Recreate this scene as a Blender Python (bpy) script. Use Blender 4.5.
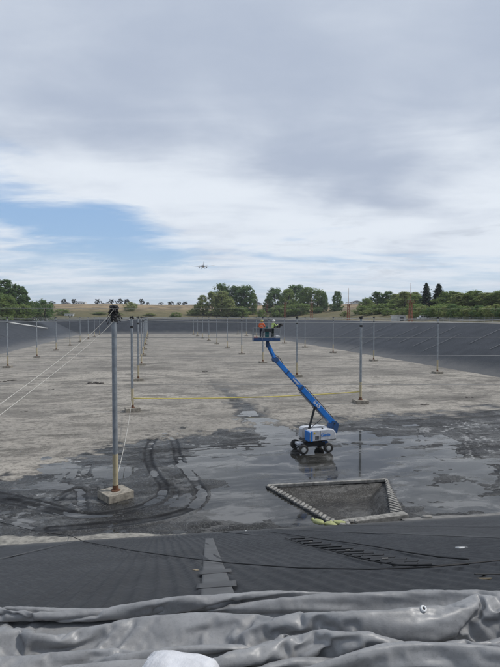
import bpy, bmesh, math, random
import numpy as np
from mathutils import Vector, Matrix
R = math.radians
for o in list(bpy.data.objects): bpy.data.objects.remove(o)
scn = bpy.context.scene
COL = scn.collection
random.seed(7); RNG = np.random.default_rng(7)

# ------------------------------------------------------------------ camera
EYE = 13.0                       # metres above the lagoon floor
FPX, CX, CY, HOR = 500.0, 250.0, 333.5, 317.0
TH = math.atan((CY - HOR) / FPX)
cam_d = bpy.data.cameras.new('camera'); cam = bpy.data.objects.new('camera', cam_d); COL.objects.link(cam)
cam_d.sensor_fit = 'VERTICAL'; cam_d.sensor_height = 36; cam_d.lens = 36 * FPX / 667
cam_d.clip_start = 0.05; cam_d.clip_end = 12000
cam.location = (0, 0, EYE); cam.rotation_euler = (math.pi / 2 - TH, 0, 0)
scn.camera = cam
scn.view_settings.view_transform = 'Standard'; scn.view_settings.look = 'None'
scn.view_settings.exposure = 0.24; scn.view_settings.gamma = 1.0

# ------------------------------------------------------------------ node helpers
class NT:
    def __init__(s, nt): s.nt = nt; s.n = nt.nodes; s.l = nt.links
    def node(s, t, **kw):
        n = s.n.new(t)
        for k, v in kw.items(): setattr(n, k, v)
        return n
    def set(s, sock, v):
        if isinstance(v, bpy.types.NodeSocket): s.l.new(v, sock)
        elif v is not None: sock.default_value = v
    def math(s, op, a, b=None, c=None, clamp=False):
        n = s.node('ShaderNodeMath', operation=op); n.use_clamp = clamp
        for i, v in enumerate((a, b, c)):
            if v is not None: s.set(n.inputs[i], v)
        return n.outputs[0]
    def mix(s, f, a, b, blend='MIX'):
        n = s.node('ShaderNodeMix', data_type='RGBA', blend_type=blend)
        s.set(n.inputs[0], f); s.set(n.inputs[6], a if not isinstance(a, tuple) else (*a[:3], 1)); s.set(n.inputs[7], b if not isinstance(b, tuple) else (*b[:3], 1))
        return n.outputs[2]
    def noise(s, vec, scale, detail=4, rough=0.55, dist=0.0, dim='3D'):
        n = s.node('ShaderNodeTexNoise', noise_dimensions=dim)
        if vec is not None: s.l.new(vec, n.inputs['Vector'])
        n.inputs['Scale'].default_value = scale; n.inputs['Detail'].default_value = detail
        n.inputs['Roughness'].default_value = rough; n.inputs['Distortion'].default_value = dist
        return n.outputs[0]
    def ss(s, x, a, b, lo=0.0, hi=1.0):
        n = s.node('ShaderNodeMapRange', interpolation_type='SMOOTHSTEP')
        s.set(n.inputs[0], x); n.inputs[1].default_value = a; n.inputs[2].default_value = b
        n.inputs[3].default_value = lo; n.inputs[4].default_value = hi
        return n.outputs[0]
    def mapping(s, vec, rot=(0, 0, 0), scale=(1, 1, 1), loc=(0, 0, 0)):
        n = s.node('ShaderNodeMapping'); s.l.new(vec, n.inputs[0])
        n.inputs['Rotation'].default_value = rot; n.inputs['Scale'].default_value = scale; n.inputs['Location'].default_value = loc
        return n.outputs[0]
    def gauss(s, x, c, w):
        t = s.math('DIVIDE', s.math('SUBTRACT', x, c), w)
        return s.math('POWER', 2.718, s.math('MULTIPLY', s.math('MULTIPLY', t, t), -1.0))

# ------------------------------------------------------------------ world: pale sky with a broken cloud sheet
SUN_EL, SUN_AZ = R(52), R(84)             # azimuth clockwise from +Y: high on the right
w = bpy.data.worlds.new('World'); scn.world = w; w.use_nodes = True
W = NT(w.node_tree); W.n.clear()
out = W.node('ShaderNodeOutputWorld'); bg = W.node('ShaderNodeBackground'); W.l.new(bg.outputs[0], out.inputs[0])
sky = W.node('ShaderNodeTexSky', sky_type='NISHITA'); sky.sun_disc = False
sky.sun_elevation = SUN_EL; sky.sun_rotation = SUN_AZ; sky.altitude = 100; sky.air_density = 1.0; sky.dust_density = 1.6
bg.inputs[1].default_value = 0.10
tc = W.node('ShaderNodeTexCoord').outputs['Generated']
sep = W.node('ShaderNodeSeparateXYZ'); W.l.new(tc, sep.inputs[0]); dx, dy, dz = sep.outputs
elv = W.math('MULTIPLY', W.math('ARCSINE', dz), 57.2958)           # degrees
azi = W.math('MULTIPLY', W.math('ARCTAN2', dx, dy), 57.2958)
den = W.math('ADD', W.math('MAXIMUM', dz, 0.0), 0.10)
cmb = W.node('ShaderNodeCombineXYZ'); W.l.new(W.math('DIVIDE', dx, den), cmb.inputs[0]); W.l.new(W.math('DIVIDE', dy, den), cmb.inputs[1])
pv = cmb.outputs[0]
n_big = W.noise(W.mapping(pv, rot=(0, 0, R(-24)), scale=(0.42, 1.0, 1), loc=(3.1, 0.7, 0)), 0.95, 6, 0.55, 0.35)
n_mid = W.noise(W.mapping(pv, rot=(0, 0, R(-24)), scale=(0.5, 1.0, 1), loc=(7.3, 2.2, 0)), 2.4, 8, 0.6, 0.5)
n_soft = W.noise(W.mapping(pv, loc=(1.7, 9.1, 0)), 1.1, 5, 0.5, 0.2)
n_puff = W.noise(W.mapping(tc, scale=(1, 1, 4.2), loc=(2.2, 0.4, 0)), 7.0, 9, 0.66, 0.25)
# coverage: thick sheet overhead, a rift low on the left, thin veil at the horizon
rift = W.math('MULTIPLY', W.gauss(W.math('ADD', elv, W.math('MULTIPLY', azi, 0.20)), 6.3, 3.3), W.ss(azi, -2, -16))
rift = W.math('ADD', rift, W.math('MULTIPLY', W.math('MULTIPLY', W.gauss(elv, 17.5, 3.0), W.ss(azi, -17, -28)), 0.62))
cov = W.math('ADD', W.ss(elv, 2, 15, 0.44, 1.16), W.math('MULTIPLY', W.math('SUBTRACT', n_big, 0.5), 0.95))
cov = W.math('ADD', cov, W.math('MULTIPLY', W.math('SUBTRACT', n_mid, 0.5), 1.15))
cov = W.math('SUBTRACT', cov, W.math('MULTIPLY', rift, 0.92))
n_wisp = W.noise(W.mapping(pv, rot=(0, 0, R(-30)), scale=(0.6, 1.2, 1), loc=(2, 5, 0)), 1.9, 9, 0.62, 0.6)
cov = W.math('ADD', cov, W.math('MULTIPLY', W.math('SUBTRACT', n_wisp, 0.48), 1.2))
cover = W.ss(cov, 0.12, 0.80)
# brightness of the cloud itself
shade = W.math('ADD', W.math('MULTIPLY', W.math('SUBTRACT', n_soft, 0.5), 1.25), W.math('MULTIPLY', W.math('SUBTRACT', n_mid, 0.5), 0.55))
thick = W.math('MULTIPLY', W.ss(elv, 8, 18), W.math('MAXIMUM', W.ss(azi, -34, 2, 0.45, 1.0), W.ss(elv, 17.5, 22)))
thick = W.math('SUBTRACT', thick, W.math('MULTIPLY', W.ss(elv, 26, 44), 0.22))
thick = W.math('SUBTRACT', thick, W.math('MULTIPLY', W.math('MULTIPLY', W.gauss(W.math('ADD', elv, W.math('MULTIPLY', azi, 0.08)), 14.2, 3.2), W.gauss(azi, -11, 11)), 0.75))
shade = W.math('MULTIPLY', shade, W.ss(elv, 17, 25, 1.0, 0.55))
br = W.math('SUBTRACT', W.math('ADD', 0.97, W.math('MULTIPLY', shade, 1.45)), W.math('MULTIPLY', thick, 0.70))
ccol = W.mix(W.ss(br, 0.1, 1.0), (3.75, 4.3, 5.35), (6.8, 7.3, 7.95))
# low darker puffs close to the horizon
puff = W.math('MULTIPLY', W.ss(n_puff, 0.53, 0.68), W.math('MULTIPLY', W.ss(elv, 2.0, 5.0), W.ss(elv, 13.5, 9.0)))
puff = W.math('MULTIPLY', puff, W.ss(azi, -14, 8))
base = W.mix(0.5, W.mix(1.0, sky.outputs[0], (1.02, 1.1, 1.16), 'MULTIPLY'), (2.9, 4.6, 7.3))
veil = W.mix(W.ss(elv, 9.0, 0.0, 0.0, 0.78), base, (5.2, 6.2, 7.2))
skyc = W.mix(cover, veil, ccol)
skyc = W.mix(W.math('MULTIPLY', puff, 0.45), skyc, (4.2, 4.65, 5.35))
W.l.new(skyc, bg.inputs[0])

sd = bpy.data.lights.new('sun', 'SUN'); sun = bpy.data.objects.new('sun', sd); COL.objects.link(sun)
sd.energy = 2.3; sd.angle = R(7); sd.color = (1.0, 0.96, 0.9)
sdir = Vector((math.sin(SUN_AZ) * math.cos(SUN_EL), math.cos(SUN_AZ) * math.cos(SUN_EL), math.sin(SUN_EL)))
sun.rotation_euler = (-sdir).to_track_quat('-Z', 'Y').to_euler(); sun.location = (40, -40, 80)

# ------------------------------------------------------------------ pixel <-> world helpers (photo pixels, 500 x 667)
CT, ST = math.cos(TH), math.sin(TH)
def ray(x, y):
    a, b = x - CX, CY - y
    return np.array([a, FPX * CT + b * ST, -FPX * ST + b * CT])
def at(x, y, Y):                     # the point on the pixel's ray that lies Y metres ahead
    r = ray(x, y); return np.array([0, 0, EYE]) + r * (Y / r[1])
def gp(x, y, z=0.0):                 # the point on the pixel's ray at height z
    r = ray(x, y); return np.array([0, 0, EYE]) + r * ((z - EYE) / r[2])
def proj(P):
    P = np.asarray(P, float); dxx = P[..., 0]; dyy = P[..., 1]; dzz = P[..., 2] - EYE
    dep = dyy * CT - dzz * ST; up = dyy * ST + dzz * CT
    dep = np.maximum(dep, 0.01)
    return CX + FPX * dxx / dep, CY - FPX * up / dep

# ------------------------------------------------------------------ noise for geometry
def _h(ix, iy, seed):
    n = (ix.astype(np.int64) * 374761393 + iy.astype(np.int64) * 668265263 + seed * 974711) & 0x7fffffff
    n = ((n ^ (n >> 13)) * 1274126177) & 0x7fffffff
    n = ((n ^ (n >> 16)) * 1103515245 + 12345) & 0x7fffffff
    return (n & 0xffffff) / float(0xffffff)
def vnoise(x, y, seed=0):
    x = np.asarray(x, float); y = np.asarray(y, float)
    ix = np.floor(x); iy = np.floor(y); fx = x - ix; fy = y - iy
    fx = fx * fx * fx * (fx * (fx * 6 - 15) + 10); fy = fy * fy * fy * (fy * (fy * 6 - 15) + 10)
    a = _h(ix, iy, seed); b = _h(ix + 1, iy, seed); c = _h(ix, iy + 1, seed); d = _h(ix + 1, iy + 1, seed)
    return (a * (1 - fx) + b * fx) * (1 - fy) + (c * (1 - fx) + d * fx) * fy
def fbm(x, y, oct=4, seed=0, gain=0.5):
    s = 0; a = 1; t = 0
    for i in range(oct):
        s = s + a * vnoise(x * 2 ** i + 17.3 * i, y * 2 ** i - 9.1 * i, seed + i); t += a; a *= gain
    return s / t
def trin(x, y, seed):                       # noise of flat triangular facets: sharp creases, plane faces
    sk = (x + y) * 0.3660254; i = np.floor(x + sk); j = np.floor(y + sk); fx = x + sk - i; fy = y + sk - j
    up = fx > fy; c0 = _h(i, j, seed); c1 = np.where(up, _h(i + 1, j, seed), _h(i, j + 1, seed)); c2 = _h(i + 1, j + 1, seed)
    hi = np.maximum(fx, fy); lo = np.minimum(fx, fy); return c0 * (1 - hi) + c1 * (hi - lo) + c2 * lo
def sst(x, a, b):
    t = np.clip((x - a) / (b - a), 0, 1); return t * t * (3 - 2 * t)

# ------------------------------------------------------------------ mesh helpers
class MB:
    def __init__(s): s.v = []; s.f = []; s.mi = []; s.sm = []
    def add(s, vs, fs, mi=0, smooth=False):
        b = len(s.v); s.v.extend([tuple(map(float, p)) for p in vs])
        for f in fs: s.f.append([i + b for i in f]); s.mi.append(mi); s.sm.append(smooth)
        return s
    def box(s, c, size, rz=0.0, mi=0, M=None, bev=0.0):
        bm = bmesh.new(); bmesh.ops.create_cube(bm, size=1)
        for v in bm.verts: v.co = Vector((v.co.x * size[0], v.co.y * size[1], v.co.z * size[2]))
        if bev: bmesh.ops.bevel(bm, geom=list(bm.edges), offset=bev, segments=2, profile=0.6, affect='EDGES')
        Mx = (M if M is not None else Matrix.Rotation(rz, 4, 'Z'))
        vs = [Vector(c) + (Mx.to_3x3() @ v.co) for v in bm.verts]; fs = [[v.index for v in f.verts] for f in bm.faces]
        bm.free(); return s.add(vs, fs, mi)
    def beam(s, p0, p1, wx, wz, mi=0, bev=0.0):          # a rectangular bar between two points
        p0 = Vector(p0); p1 = Vector(p1); d = p1 - p0; q = d.to_track_quat('X', 'Z')
        return s.box((p0 + p1) / 2, (d.length, wx, wz), M=q.to_matrix().to_4x4(), mi=mi, bev=bev)
    def cyl(s, p0, p1, r0, r1=None, n=12, mi=0, cap=True, smooth=True):
        r1 = r0 if r1 is None else r1
        p0 = Vector(p0); p1 = Vector(p1); q = (p1 - p0).to_track_quat('Z', 'Y')
        vs = []
        for p, r in ((p0, r0), (p1, r1)):
            for k in range(n):
                a = 2 * math.pi * k / n; vs.append(p + q @ Vector((r * math.cos(a), r * math.sin(a), 0)))
        fs = [[k, (k + 1) % n, n + (k + 1) % n, n + k] for k in range(n)]
        s.add(vs, fs, mi, smooth)
        if cap: s.add(vs, [list(range(n))[::-1], list(range(n, 2 * n))], mi)
        return s
    def tube(s, pts, r, n=5, mi=0, smooth=True):
        pts = [Vector(p) for p in pts]; rs = r if hasattr(r, '__len__') else [r] * len(pts); vs = []
        up = Vector((0.13, 0.21, 0.97)).normalized()
        for i, p in enumerate(pts):
            d = (pts[min(i + 1, len(pts) - 1)] - pts[max(i - 1, 0)]).normalized()
            u = d.cross(up)
            if u.length < 0.05: u = d.cross(Vector((1, 0, 0)))
            u.normalize(); v_ = u.cross(d)
            for k in range(n):
                a = 2 * math.pi * k / n; vs.append(p + rs[i] * (math.cos(a) * u + math.sin(a) * v_))
        fs = [[i * n + k, i * n + (k + 1) % n, (i + 1) * n + (k + 1) % n, (i + 1) * n + k] for i in range(len(pts) - 1) for k in range(n)]
        fs += [list(range(n))[::-1], list(range((len(pts) - 1) * n, len(pts) * n))]
        return s.add(vs, fs, mi, smooth)
    def ell(s, c, rad, M=None, nu=14, nv=8, mi=0, pw=1.0):
        vs = []; Mx = (M or Matrix.Identity(4)).to_3x3()
        sg = lambda t: math.copysign(abs(t) ** pw, t)
        for j in range(nv + 1):
            ph = -math.pi / 2 + math.pi * j / nv
            for i in range(nu):
                a = 2 * math.pi * i / nu
                vs.append(Vector(c) + Mx @ Vector((rad[0] * sg(math.cos(ph)) * sg(math.cos(a)), rad[1] * sg(math.cos(ph)) * sg(math.sin(a)), rad[2] * sg(math.sin(ph)))))
        fs = [[j * nu + i, j * nu + (i + 1) % nu, (j + 1) * nu + (i + 1) % nu, (j + 1) * nu + i] for j in range(nv) for i in range(nu)]
        return s.add(vs, fs, mi, True)
    def prism(s, prof, p0, ax, ay, az, depth, mi=0):      # profile (a, b) in plane ax-az, extruded along ay
        p0 = Vector(p0); ax = Vector(ax); ay = Vector(ay); az = Vector(az); n = len(prof)
        vs = [p0 + ax * a + az * b - ay * depth / 2 for a, b in prof] + [p0 + ax * a + az * b + ay * depth / 2 for a, b in prof]
        return s.add(vs, [list(range(n)), list(range(2 * n - 1, n - 1, -1))] + [[k, n + k, n + (k + 1) % n, (k + 1) % n] for k in range(n)], mi)
    def mesh(s, name, mats, off=(0, 0, 0)):
        me = bpy.data.meshes.new(name); o = Vector(off)
        me.from_pydata([tuple(Vector(v) - o) for v in s.v], [], s.f)
        for m in (mats if isinstance(mats, (list, tuple)) else [mats]): me.materials.append(m)
        me.polygons.foreach_set('material_index', s.mi); me.polygons.foreach_set('use_smooth', s.sm)
        me.validate(); me.update(); return me
def link(name, me, parent=None, loc=None):
    o = bpy.data.objects.new(name, me); COL.objects.link(o)
    if loc is not None: o.location = loc
    if parent is not None: o.parent = parent
    return o
def thing(name, label, cat, loc, group=None):
    o = link(name, None, None, tuple(map(float, loc))); o['label'] = label; o['category'] = cat
    if group: o['group'] = group
    return o
def wpos(o):
    p = Vector((0, 0, 0))
    while o is not None: p += o.location; o = o.parent
    return p
def part(name, mb, mats, parent):          # mb is in world coordinates, parents are unrotated
    off = wpos(parent); return link(name, mb.mesh(name, mats, off), parent)
def single(name, mb, mats, label, cat, loc, group=None):
    o = link(name, mb.mesh(name, mats, loc), None, tuple(map(float, loc))); o['label'] = label; o['category'] = cat
    if group: o['group'] = group
    return o
def struct(name, me, kind='structure', loc=None):
    o = link(name, me, None, loc); o['kind'] = kind; return o
def grid_mesh(name, V, nu, nv, mat, smooth=True, keep=None):
    me = bpy.data.meshes.new(name)
    i = np.arange(nu - 1)[:, None]; j = np.arange(nv - 1)[None, :]
    q = np.stack([i * nv + j, (i + 1) * nv + j, (i + 1) * nv + j + 1, i * nv + j + 1], -1).reshape(-1, 4)
    if keep is not None: q = q[keep.reshape(-1)]
    V = V.reshape(-1, 3)
    if keep is not None:
        used = np.unique(q); rm = np.full(len(V), -1); rm[used] = np.arange(len(used)); V = V[used]; q = rm[q]
    me.vertices.add(len(V)); me.vertices.foreach_set('co', V.astype(np.float32).ravel())
    me.loops.add(len(q) * 4); me.loops.foreach_set('vertex_index', q.astype(np.int32).ravel())
    me.polygons.add(len(q)); me.polygons.foreach_set('loop_start', np.arange(len(q), dtype=np.int32) * 4)
    me.polygons.foreach_set('loop_total', np.full(len(q), 4, np.int32))
    me.polygons.foreach_set('use_smooth', np.full(len(q), smooth))
    me.materials.append(mat); me.update(calc_edges=True); me.validate(); return me
def attr(me, name, a):
    at_ = me.attributes.new(name, 'FLOAT', 'POINT'); at_.data.foreach_set('value', np.asarray(a, np.float32).ravel())
ORD = ['first', 'second', 'third', 'fourth', 'fifth', 'sixth', 'seventh', 'eighth', 'ninth', 'tenth', 'eleventh', 'twelfth', 'thirteenth', 'fourteenth', 'fifteenth', 'sixteenth', 'seventeenth', 'eighteenth', 'nineteenth', 'twentieth']

# ------------------------------------------------------------------ materials
def mat(name, col, rough=0.6, metal=0.0, var=0.25, scale=3.0, bump=0.0, bscale=20.0, col2=None, spec=0.5, coat=0.0):
    m = bpy.data.materials.new(name); m.use_nodes = True; T = NT(m.node_tree)
    b = T.n['Principled BSDF']; oc = T.node('ShaderNodeTexCoord').outputs['Object']
    nz = T.noise(oc, scale, 5, 0.6)
    c2 = col2 or tuple(c * (1 - var) for c in col)
    T.l.new(T.mix(T.ss(nz, 0.3, 0.7), col, c2), b.inputs['Base Color'])
    T.l.new(T.math('ADD', rough - 0.06, T.math('MULTIPLY', nz, 0.12), clamp=True), b.inputs['Roughness'])
    b.inputs['Metallic'].default_value = metal; b.inputs['Specular IOR Level'].default_value = spec
    b.inputs['Coat Weight'].default_value = coat
    if bump:
        bp = T.node('ShaderNodeBump'); bp.inputs['Strength'].default_value = bump; bp.inputs['Distance'].default_value = 0.02
        T.l.new(T.noise(oc, bscale, 4, 0.6), bp.inputs['Height']); T.l.new(bp.outputs[0], b.inputs['Normal'])
    return m
def mat_leaf(name, c1, c2, c3):
    m = bpy.data.materials.new(name); m.use_nodes = True; T = NT(m.node_tree); b = T.n['Principled BSDF']
    g = T.node('ShaderNodeNewGeometry').outputs['Random Per Island']; oi = T.node('ShaderNodeObjectInfo').outputs['Random']
    nz = T.noise(T.node('ShaderNodeTexCoord').outputs['Object'], 0.35, 3)
    c = T.mix(T.ss(nz, 0.35, 0.65), c1, c2); c = T.mix(T.math('MULTIPLY', g, 0.40), c, c3)
    c = T.mix(T.math('MULTIPLY', oi, 0.35), c, c2); T.l.new(c, b.inputs['Base Color'])
    b.inputs['Roughness'].default_value = 0.75; b.inputs['Specular IOR Level'].default_value = 0.25
    tr = T.node('ShaderNodeBsdfTranslucent'); T.l.new(c, tr.inputs[0]); mx = T.node('ShaderNodeMixShader'); mx.inputs[0].default_value = 0.5
    T.l.new(b.outputs[0], mx.inputs[1]); T.l.new(tr.outputs[0], mx.inputs[2]); T.l.new(mx.outputs[0], T.n['Material Output'].inputs[0])
    return m
M_galv = mat('galvanised_steel', (0.30, 0.33, 0.36), 0.5, 0.35, 0.3, 2.5)
M_cream = mat('cream_sleeve', (0.46, 0.41, 0.27), 0.75, 0, 0.3, 2.0, col2=(0.37, 0.31, 0.20))
M_rust = mat('rust', (0.16, 0.07, 0.035), 0.85, 0, 0.5, 6.0)
M_conc = mat('concrete_block', (0.33, 0.30, 0.25), 0.9, 0, 0.35, 3.5, bump=0.9, bscale=9, col2=(0.16, 0.145, 0.12))
M_black = mat('black_netting', (0.018, 0.018, 0.02), 0.75, 0, 0.4, 6)
M_cable = mat('steel_cable', (0.33, 0.34, 0.34), 0.5, 0.4, 0.3, 1)
M_rope = mat('pale_rope', (0.48, 0.47, 0.43), 0.85, 0, 0.2, 3)
M_yrope = mat('yellow_rope', (0.62, 0.52, 0.14), 0.8, 0, 0.2, 2)
M_brope = mat('black_rope', (0.012, 0.012, 0.013), 0.7, 0, 0.2, 3)
M_blue = mat('blue_paint', (0.020, 0.20, 0.64), 0.38, 0, 0.22, 2.0, coat=0.15)
M_blued = mat('worn_blue_paint', (0.03, 0.085, 0.22), 0.5, 0, 0.3, 2.0)
M_lgrey = mat('light_grey_cover', (0.56, 0.58, 0.62), 0.45, 0, 0.3, 2.2, coat=0.1)
M_mgrey = mat('cylinder_grey', (0.38, 0.40, 0.42), 0.35, 0.5, 0.2, 3)
M_dark = mat('dark_chassis', (0.03, 0.032, 0.036), 0.6, 0, 0.3, 4)
M_tyre = mat('tyre_rubber', (0.018, 0.018, 0.018), 0.9, 0, 0.3, 3, col2=(.07, .065, .058), bump=0.5, bscale=12)
M_white = mat('white_paint', (0.72, 0.73, 0.73), 0.5, 0, 0.12, 1.5)
M_offwh = mat('off_white_panel', (0.55, 0.56, 0.55), 0.6, 0, 0.2, 0.8)
M_orange = mat('orange_paint', (0.29, 0.10, 0.05), 0.65, 0, 0.35, 0.6)
M_haz = mat('yellow_decal', (.6, .42, .03), .5)
M_glass = mat('dark_glass', (0.02, 0.025, 0.03), 0.1, 0, 0.1, 1)
M_roof = mat('grey_roof', (0.22, 0.22, 0.23), 0.8, 0, 0.2, 0.5)
M_bark = mat('bark', (0.075, 0.058, 0.042), 0.95, 0, 0.3, 1.5)
M_skin = mat('skin', (0.42, 0.25, 0.18), 0.6, 0, 0.1, 8)
M_bagy = mat('yellow_green_bag', (0.37, 0.39, 0.17), 0.6, 0, 0.3, 6)
M_wood = mat('weathered_wood', (0.30, 0.25, 0.17), 0.9, 0, 0.4, 4)
M_slat = mat('dark_slat', (0.016, 0.016, 0.017), 0.55, 0, 0.3, 6)
M_leafd = mat_leaf('leaf_dark', (0.107, 0.184, 0.073), (0.168, 0.251, 0.09), (0.064, 0.115, 0.052))
M_leafm = mat_leaf('leaf_mid', (0.19, 0.271, 0.095), (0.259, 0.326, 0.111), (0.107, 0.166, 0.064))
M_leafl = mat_leaf('leaf_light', (0.268, 0.324, 0.125), (0.34, 0.375, 0.153), (0.153, 0.192, 0.08))
M_needle = mat_leaf('needle', (0.055, 0.085, 0.055), (0.075, 0.108, 0.061), (0.034, 0.051, 0.034))
M_scrub = mat_leaf('scrub_dark', (0.016, 0.022, 0.015), (0.024, 0.03, 0.018), (0.01, 0.014, 0.01))

# ------------------------------------------------------------------ lagoon frame: p across, q along the rows of poles
AH = np.array([-0.1944, 0.9809]); BH = np.array([0.9809, 0.1944])
CREST = 11.1; RUN = 27.0
PL, PR, QF = -52.0, 73.5, 392.0
def qn(p): return 29.6 - 0.053 * (p - 5)
def to_pq(X, Y): return X * BH[0] + Y * BH[1], X * AH[0] + Y * AH[1]
def to_xy(p, q): return p * BH[0] + q * AH[0], p * BH[1] + q * AH[1]
def outset(p, q): return np.maximum(np.maximum(np.maximum(PL - p, p - PR), np.maximum(qn(p) - q, q - QF)), 0)
def surf(X, Y):
    p, q = to_pq(X, Y); return np.minimum(outset(p, q) / RUN, 1) * CREST
def hit(x, y, lift=0.0):                    # where a photo pixel's ray meets the lagoon surface
    r = ray(x, y); r = r / np.linalg.norm(r); lo = 0
    ts = np.concatenate([np.arange(1.5, 80, 0.05), np.arange(80, 700, 0.25)])
    P = np.array([0, 0, EYE])[None] + r[None] * ts[:, None]
    below = P[:, 2] <= surf(P[:, 0], P[:, 1]) + lift
    i = int(np.argmax(below)) if below.any() else len(ts) - 1
    return P[i]

# ---- sump outline on the floor
SA, SB, SC, SD = [gp(*t)[:2] for t in ((268, 487), (386, 481), (391, 519.5), (338, 527))]
SUMP = np.array([SA, SB, SC, SD]); SE = gp(405, 518)[:2]        # SE: outer corner of the ribbed apron right of the pit
def in_poly_dist(X, Y, poly):               # signed distance, positive inside (convex, any winding)
    c = poly.mean(0); d = np.full(np.shape(X), 1e9)
    for k in range(len(poly)):
        a = poly[k]; b = poly[(k + 1) % len(poly)]; e = b - a; nrm = np.array([-e[1], e[0]]) / np.linalg.norm(e)
        if np.dot(c - a, nrm) < 0: nrm = -nrm
        d = np.minimum(d, (X - a[0]) * nrm[0] + (Y - a[1]) * nrm[1])
    return d
def seg_dist(X, Y, pts):
    d = np.full(np.shape(X), 1e9)
    for a, b in zip(pts[:-1], pts[1:]):
        e = b - a; L = max(np.dot(e, e), 1e-9); t = np.clip(((X - a[0]) * e[0] + (Y - a[1]) * e[1]) / L, 0, 1)
        d = np.minimum(d, np.hypot(X - a[0] - t * e[0], Y - a[1] - t * e[1]))
    return d
def smooth_line(pix, n=8):
    P = [gp(*t)[:2] for t in pix]; P = [2 * P[0] - P[1]] + P + [2 * P[-1] - P[-2]]; o = []
    for i in range(1, len(P) - 2):
        for k in range(n):
            t = k / n; a, b, c, d = P[i - 1:i + 3]
            o.append(0.5 * (2 * b + (c - a) * t + (2 * a - 5 * b + 4 * c - d) * t * t + (3 * b - a - 3 * c + d) * t ** 3))
    return np.array(o + [P[-2]])

# ------------------------------------------------------------------ floor
def spaced(lo, a, b, hi, fine, grow):
    m = list(np.arange(a, b, fine)); s = fine; x = b; up = []
    while x < hi: up.append(x); s = min(s * grow, 9); x += s
    up.append(hi); s = fine; x = a; dn = []
    while x > lo:
        s = min(s * grow, 9); x -= s; dn.append(max(x, lo))
    return np.array(dn[::-1] + m + up)
ps = spaced(PL - 2, -13, 30, PR + 2, 0.11, 1.12); qs = spaced(23, 26, 54, QF + 2, 0.11, 1.06)
PP, QQ = np.meshgrid(ps, qs, indexing='ij'); FX, FY = to_xy(PP, QQ)
px, py = proj(np.stack([FX, FY, np.zeros_like(FX)], -1))
nz1 = fbm(FX * 0.22, FY * 0.22, 4, 3); nz2 = fbm(FX * 0.9, FY * 0.9, 4, 11); nz3 = fbm(PP * 0.10, QQ * 0.35, 4, 21)
# wet edge of the mud, in photo pixels, turned into ground positions
bx = [-400, -60, 0, 22, 45, 80, 110, 150, 180, 205, 232, 250, 262, 275, 300, 345, 400, 450, 500, 620, 900]
by = [500, 492, 484, 474, 462, 455, 450, 440, 434, 436, 430, 428, 432, 428, 424, 419, 414, 412, 408, 404, 404]
edge = np.interp(px, bx, by)
edge = edge - 317                                           # perspective-true softness: work in log depth
wetf = np.log(np.maximum(py - 317, 1) / edge) * 6.0
wet = sst(wetf + (nz2 - 0.5) * 1.0 + (nz1 - 0.5) * 0.8 + (fbm(FX * 2.5, FY * 2.5, 3, 14) - .5) * .35, -0.10, 0.14)
stream = smooth_line([(205, 372), (219, 384), (228, 392), (240, 402), (252, 413), (263, 424), (280, 436), (290, 446)])
sdst = seg_dist(FX, FY, stream)
wet = np.maximum(wet * (1 - .12 * sst(in_poly_dist(FX, FY, SUMP), .1, .5)), 0)
wet = np.maximum(wet, sst(sdst + (nz2 - 0.5) * 5.0 + (nz1 - .5) * 3, 2.6, 0.7) * sst(py, 372, 400))
toe_out = outset(PP, QQ)
pud = np.zeros_like(FX)
for (cx_, cy_, rx, ry, s) in [(232, 466, 62, 17, 1.0), (300, 474, 85, 30, 1.0), (262, 500, 60, 22, 0.95), (430, 478, 62, 34, 0.95), (372, 455, 50, 20, 0.8),
                              (263, 423, 17, 5, 1.5), (272, 430, 16, 5, 1.5), (283, 438, 16, 7, 1.3), (250, 412, 8, 3, 1.0), (345, 440, 40, 10, 0.6), (470, 440, 45, 9, 0.55), (470, 505, 60, 14, 0.8), (60, 468, 40, 7, 0.5), (112, 472, 30, 8, 0.6),
                              (55, 486, 22, 5, 0.55), (215, 505, 50, 14, 0.7), (80, 517, 40, 4, 0.45), (262, 398, 9, 2.5, .6), (296, 514, 38, 14, 1.0), (250, 515, 50, 10, .8)]:
    pud = np.maximum(pud, s * np.exp(-(((px - cx_) / rx) ** 2 + ((py - cy_) / ry) ** 2) ** 1.5))
pud *= wet
H = 0.05 - 0.085 * sst(pud, 0.1, 0.8) * wet - 0.02 * wet + (nz2 - 0.5) * 0.075 + (nz1 - 0.5) * 0.10 + (fbm(FX * 3.1, FY * 3.1, 3, 5) - 0.5) * 0.03
H += sst(px, 320, 380) * wet * ((fbm(PP * .30 + 40, QQ * .75, 4, 15) - .5) * .20)
H += wet * (fbm(PP * .5 + 9, QQ * 1.1, 3, 16) - .5) * .05
H *= np.where(py > 345, 1, 0.6)
trk = np.zeros_like(FX)
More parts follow.
